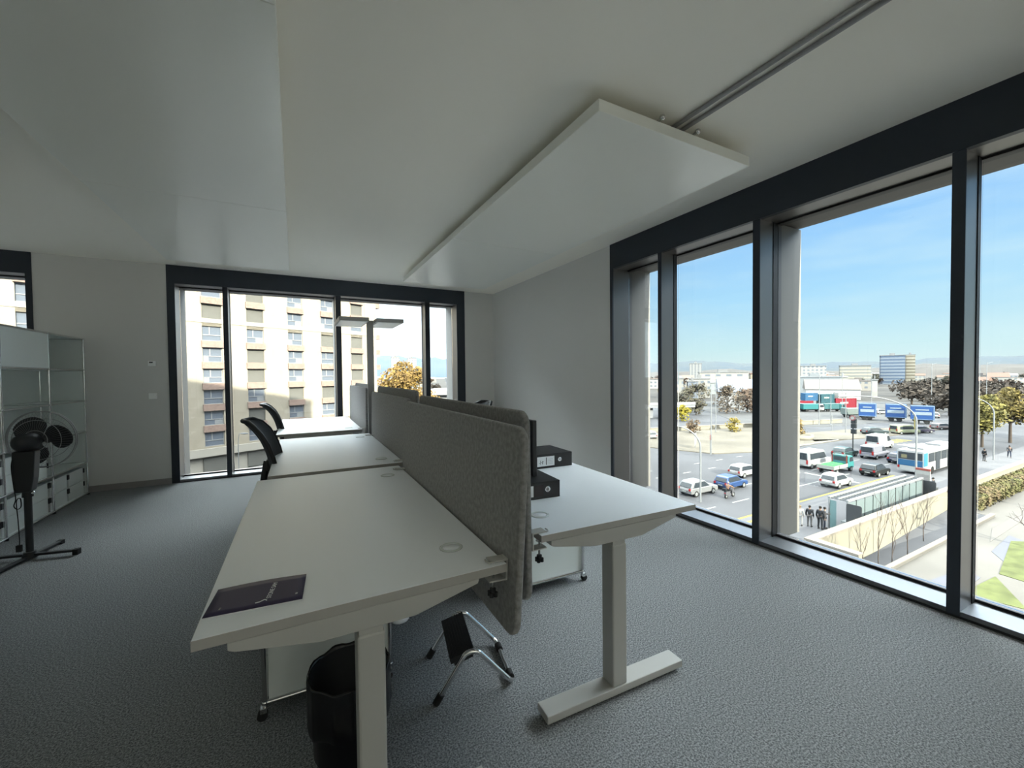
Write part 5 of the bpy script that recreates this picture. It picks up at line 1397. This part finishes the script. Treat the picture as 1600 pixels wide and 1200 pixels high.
block('tower_block', 'cream end wing of the tallest tower block', 502.2, 165.2, 8.5, 14, 27.0, A, (0.80, 0.75, 0.62), 'rows', glass=(0.40, 0.36, 0.28))
block('tower_block', 'narrow pale office tower above the roofs at the left of the street window', 383.5, 306.5, 12, 12, 22.5, R(-50), (0.62, 0.62, 0.60), 'cols', glass=(0.40, 0.42, 0.44))
block('town_building', 'wide cream institutional building with flat roof', 227, 174, 30, 14, 12.6, A, (0.80, 0.76, 0.66), 'grid', bay=6)
block('town_building', 'cream building with red roof right of the wide cream one', 254, 158, 18, 12, 11.6, A, (0.80, 0.72, 0.58), 'grid', roof=(0.50, 0.28, 0.22))
block('town_building', 'lower pale wing in front of the wide cream building', 212, 160, 34, 10, 6.6, A, (0.66, 0.70, 0.68), 'grid', bay=4)
block('town_building', 'grey housing block at the far left of the street window', 163, 141, 6, 10, 10.0, A, (0.62, 0.60, 0.56), 'grid')
block('town_building', 'bluish building beside the grey housing block', 170, 137, 5, 8, 8.4, A, (0.50, 0.56, 0.66), 'grid')
block('town_building', 'terraced white block between the blue building and the poplar', 178, 142, 10, 8, 9.6, A, (0.72, 0.70, 0.66), 'grid')
block('warehouse', 'blue-grey warehouse with a wide low roof by the broad mullion', 138.0, 97.5, 20, 16, 5.8, A, (0.72, 0.72, 0.72), 'plain', roof=(0.42, 0.48, 0.58), pitched=True)
block('warehouse', 'large blue-grey hall below the pale slab block', 246, 130, 27, 14, 9.6, A, (0.50, 0.54, 0.57), 'plain', roof=(0.52, 0.55, 0.57))
block('warehouse', 'pale gabled end of the large hall', 270.2, 117.2, 4.5, 12, 9.4, A, (0.78, 0.76, 0.70), 'plain', pitched=False, roof=(0.8, 0.8, 0.76))
block('warehouse', 'long brown-roofed depot with a white wall behind the containers', 209.5, 104.0, 24, 16, 4.6, A, (0.88, 0.88, 0.86), 'plain', roof=(0.42, 0.38, 0.35), pitched=True)
block('warehouse', 'small white silo building right of the depot', 240, 91, 2.6, 3, 8.4, A, (0.88, 0.86, 0.80), 'plain')
block('tower_block', 'white tower left of the pair above the autumn tree', 104.5, 511, 10, 10, 35.5, A, (0.85, 0.84, 0.80), 'grid')
block('tower_block', 'white tower right of the pair above the autumn tree', 122, 502, 10.5, 10, 34.0, A, (0.85, 0.84, 0.80), 'grid')
rnd = random.Random(21)
hc = [(0.80, 0.76, 0.68), (0.72, 0.66, 0.58), (0.86, 0.84, 0.80), (0.66, 0.66, 0.66)]
rcs = [(0.45, 0.28, 0.22), (0.38, 0.34, 0.32), (0.60, 0.60, 0.60), (0.50, 0.38, 0.30)]
SPOTS = [(o.location.x, o.location.y, 16) for o in COL.objects if not o.parent and o.get('category') == 'building'] + [(212+12, 160-10, 22), (227+14, 174-10, 22), (246+13, 130-8, 22), (209+12, 104-8, 18), (455, 186, 26), (425, 205, 24), (490, 172, 24), (138+8, 97-5, 16)]
def free(x, y, r_):
    for (a_, b_, c_) in SPOTS:
        if (a_-x)**2+(b_-y)**2 < (c_+r_)**2: return False
    SPOTS.append((x, y, r_)); return True
place_words = ('pale', 'grey', 'cream', 'beige')
i = 0; tries = 0
while i < 90 and tries < 6000:
    tries += 1
    az_ = rnd.uniform(36, 83); a = R(az_); d = rnd.uniform(330, 1000)
    x, y = d*math.sin(a), d*math.cos(a)
    if not free(x, y, 17): continue
    z = G
    block('town_house', 'small town house scattered in the distant suburb', x, y, rnd.uniform(9, 20), rnd.uniform(7, 11), rnd.uniform(4.5, 8.5), -a+R(4)+rnd.uniform(-.5, .5), hc[i % 4], 'grid', roof=rcs[(i//4) % 4], pitched=(i % 3 != 0), z=z, group='houses of the distant suburb')
    i += 1
i = 0
while i < 20:
    a = R(rnd.uniform(8, 26)); d = rnd.uniform(280, 800); x, y = d*math.sin(a), d*math.cos(a)
    if not free(x, y, 17): continue
    block('town_house', 'small town house far off beyond the autumn trees', x, y, rnd.uniform(9, 20), rnd.uniform(7, 12), rnd.uniform(6, 11), rnd.uniform(-.6, .6), hc[i % 4], 'grid', roof=rcs[(i//4) % 4], pitched=(i % 2 == 0), z=G, group='houses beyond the autumn trees')
    i += 1
# distant trees: leafy crowns on short trunks
dt = []
for i, (c1, c2, lb) in enumerate((((0.20, 0.155, 0.12), (0.13, 0.11, 0.09), 'brown'), ((0.16, 0.155, 0.11), (0.11, 0.11, 0.085), 'olive'), ((0.26, 0.17, 0.12), (0.16, 0.12, 0.10), 'rusty'))):
    T = thing('distant_tree', 'small round %s tree among the roofs of the distant suburb' % lb, 'tree', (330+i*12, 150, G), 0, lb+' trees of the distant suburb')
    MB().cyl((0, 0, 0), (0, 0, 1.2), 0.12, 5).build('trunk', em('bark', (0.22, 0.17, 0.13)), T)
    rr = random.Random(70+i)
    leaf_cloud(rr, [((rr.uniform(-1.2, 1.2), rr.uniform(-1.2, 1.2), rr.uniform(1.3, 2.6)), rr.uniform(0.7, 1.1)) for _ in range(8)], 420, 0.26).build('crown', em('distant_leaves_%d' % i, c1, col2=c2, nscale=2.5), T)
    dt.append(T)
placed = 0; tries = 0; base_used = []
while placed < 280 and tries < 9000:
    tries += 1
    left_ = placed % 8 == 0
    a = R(rnd.uniform(10, 25)) if left_ else R(rnd.uniform(38, 84)); d = rnd.uniform(300, 800) if left_ else (rnd.uniform(250, 900) if placed % 3 else rnd.uniform(165, 330))
    x, y = d*math.sin(a), d*math.cos(a)
    if not left_ and d < 330 and not (71.5 < math.degrees(a) < 84): continue
    s = rnd.uniform(1.6, 2.7)
    if not free(x, y, s*2.9): continue
    o = dt[placed] if placed < 3 else dup(dt[placed % 3], (x, y, G))
    o.location = (x, y, G); o.rotation_euler = (0, 0, rnd.uniform(0, 6)); o.scale = (s*1.2, s*1.2, s)
    placed += 1

# parked cars in the yard behind the trailers
pk = vehicle('parked_car', 'white parked car, leftmost behind the blue trailers', 'car', (152, 57), R(-20), 4.2, 1.8, 1.5, (0.85, 0.85, 0.83), 'hatch', group='parked cars behind the blue trailers')
rp_ = random.Random(5)
for k in range(1, 12):
    d = 146+rp_.uniform(0, 12)+k; az_ = R(70+k*1.3); dup(pk, (d*math.sin(az_), d*math.cos(az_), G), rp_.uniform(-0.6, 0.6), 'white parked car behind the blue trailers, %s from the left' % ('second', 'third', 'fourth', 'fifth', 'sixth', 'seventh', 'eighth', 'ninth', 'tenth', 'eleventh', 'twelfth')[k-1])

# ---- hills and mountains
def ridge(name, label, pts, depth, m_, seed):
    r_ = random.Random(seed); vs = []; fs = []; n = len(pts); rows = 9
    for i, (x, y, z) in enumerate(pts):
        v = Vector((x, y, 0)); nrm = v.normalized()
        for j in range(rows):
            t = j/(rows-1)
            h_ = z*math.sin(PI*min(1, t*1.15)/2*1.0) if t < 0.87 else z*(1-(t-0.87)*1.5)
            p = v+nrm*depth*(t-0.8); vs.append((p.x, p.y, G+(h_-G)*1.0*(0.94+0.10*r_.random()) if 0 < j < rows-1 else (G-2 if j == 0 else z*0.6)))
    for i in range(n-1):
        for j in range(rows-1): a = i*rows+j; fs.append((a, a+1, a+rows+1, a+rows))
    return struct(MB().add(vs, fs, True).build(name, m_), label)
X_mtn = em('mountain_haze_blue', (0.15, 0.235, 0.38), col2=(0.20, 0.28, 0.40), nscale=0.004)  # distance haze is put into the blue of the mountain colour
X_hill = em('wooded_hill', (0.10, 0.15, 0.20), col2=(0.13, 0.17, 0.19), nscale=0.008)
def fan_pts(az0, az1, n, dist, hfun):
    out = []
    for i in range(n+1):
        a = R(az0+(az1-az0)*i/n); out.append((dist*math.sin(a), dist*math.cos(a), hfun(az0+(az1-az0)*i/n)))
    return out
mr = random.Random(8); ph = [mr.uniform(0, 6.28) for _ in range(6)]
def mh(a): return 128+24*math.exp(-((a-11)/5.5)**2)+6*math.sin(a*1.1+ph[0])+5*math.sin(a*2.7+ph[1])+3*math.sin(a*5.1+ph[2])
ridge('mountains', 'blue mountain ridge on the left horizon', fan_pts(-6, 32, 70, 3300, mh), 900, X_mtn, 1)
def hh2(a): return 42+22*math.exp(-((a-52)/7)**2)-8*math.exp(-((a-60)/4)**2)+12*math.exp(-((a-80)/8)**2)+2.5*math.sin(a*0.9+ph[3])+1.5*math.sin(a*2.3+ph[4])
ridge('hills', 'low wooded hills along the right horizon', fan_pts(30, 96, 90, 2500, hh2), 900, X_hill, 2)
def h3(a): return 4+4*math.sin(a*0.35+ph[5])+3*math.sin(a*0.8+1)+ (8 if a > 72 else 0)*(1)
ridge('hills', 'nearer brown suburb slope', fan_pts(36, 96, 60, 1250, h3), 500, em('brown_slope', (0.14, 0.125, 0.11), col2=(0.22, 0.20, 0.18), nscale=0.03), 3)

# ---- viaduct and low walls in front of the town
T = thing('viaduct', 'pale curved road viaduct at the left of the street window', 'viaduct', (70, 92, G), R(-22))
bx(-6, 34, 0, 5, 3.0, 3.7).build('deck', em('viaduct_concrete', (0.62, 0.64, 0.68)), T); bx(-6, 34, -0.15, 0.05, 3.7, 4.5).build('parapet', em('viaduct_parapet', (0.72, 0.73, 0.75)), T)
for k in range(5): bx(-3+k*8, -2+k*8, 1.5, 3.5, 0, 3.0).build('pier', em('viaduct_concrete', (0.62, 0.64, 0.68)), T)
T = thing('low_wall', 'long low cream wall behind the sandy island', 'wall', (62, 66, G), R(-14))
bx(0, 60, 0, 0.4, 0, 0.9).build('wall_body', X_cream, T); bx(0, 60, -0.06, 0.46, 0.9, 1.0).build('coping', X_cap, T)

# ---- say where each of the many small distant things stands
from bpy_extras.object_utils import world_to_camera_view
bpy.context.view_layer.update()
def region(o):
    v = world_to_camera_view(SC, SC.camera, o.matrix_world.translation)
    x = v.x*1600
    for a_, b_, t_ in ((570, 672, 'beside white towers'), (672, 720, 'in the last far pane'), (1000, 1052, 'in the narrowest pane'), (1052, 1110, 'left in second pane'), (1110, 1180, 'right in second pane'),
                       (1180, 1300, 'below left slab block'), (1300, 1372, 'below middle slab block'), (1372, 1432, 'around tallest tower'), (1432, 1500, 'right of tallest tower'), (1500, 1560, 'in the right-hand pane'), (1560, 1700, 'at right picture edge')):
        if a_ <= x < b_: return t_
    return 'behind the window frames'
def dist_word(o):
    d = (o.matrix_world.translation.xy).length
    return 'near' if d < 380 else ('farther' if d < 650 else 'farthest')
cw_ = {hc[0]: 'cream', hc[1]: 'tan', hc[2]: 'white', hc[3]: 'grey'}
rw_ = {rcs[0]: 'red', rcs[1]: 'brown', rcs[2]: 'grey', rcs[3]: 'ochre'}
kids_ = {}
for o in COL.objects:
    if o.parent: kids_.setdefault(o.parent, []).append(o)
for o in list(COL.objects):
    if o.parent: continue
    g = o.get('group', '')
    if 'trees of the distant suburb' in g:
        o['label'] = 'small %s tree among roofs, %s, %s' % (g.split(' trees')[0], dist_word(o), region(o))
    elif g in ('houses of the distant suburb', 'houses beyond the autumn trees'):
        wl, rf, pt = 'pale', 'dark', False
        for ch in kids_[o]:
            mn = ch.data.materials[0].name
            for c in cw_:
                if mn.startswith('wall_grid_%d_%d_%d' % (int(c[0]*99), int(c[1]*99), int(c[2]*99))): wl = cw_[c]
            if ch.name.startswith('roof') and 'housing' not in ch.name:
                pt = len(ch.data.vertices) == 6
                for c in rw_:
                    if mn == 'roof_%d%d%d' % tuple(int(v*99) for v in c): rf = rw_[c]
        o['label'] = 'small %s house, %s %s roof, %s, %s' % (wl, 'pitched' if pt else 'flat', rf, dist_word(o), region(o))

by = {}
for o in COL.objects:
    if not o.parent and (' trees of the distant' in o.get('group', '') or 'houses' in o.get('group', '')):
        by.setdefault(o['label'], []).append((world_to_camera_view(SC, SC.camera, o.matrix_world.translation).x, o))
words = 'first second third fourth fifth sixth seventh eighth ninth tenth eleventh twelfth thirteenth fourteenth fifteenth sixteenth seventeenth eighteenth nineteenth twentieth'.split()
for lb, lst in by.items():
    if 'behind the window frames' in lb: continue
    if 1 < len(lst) <= 20:
        lst.sort(key=lambda t: t[0])
        for k, (_, o) in enumerate(lst): o['label'] = lb+', '+words[k]+' from left'
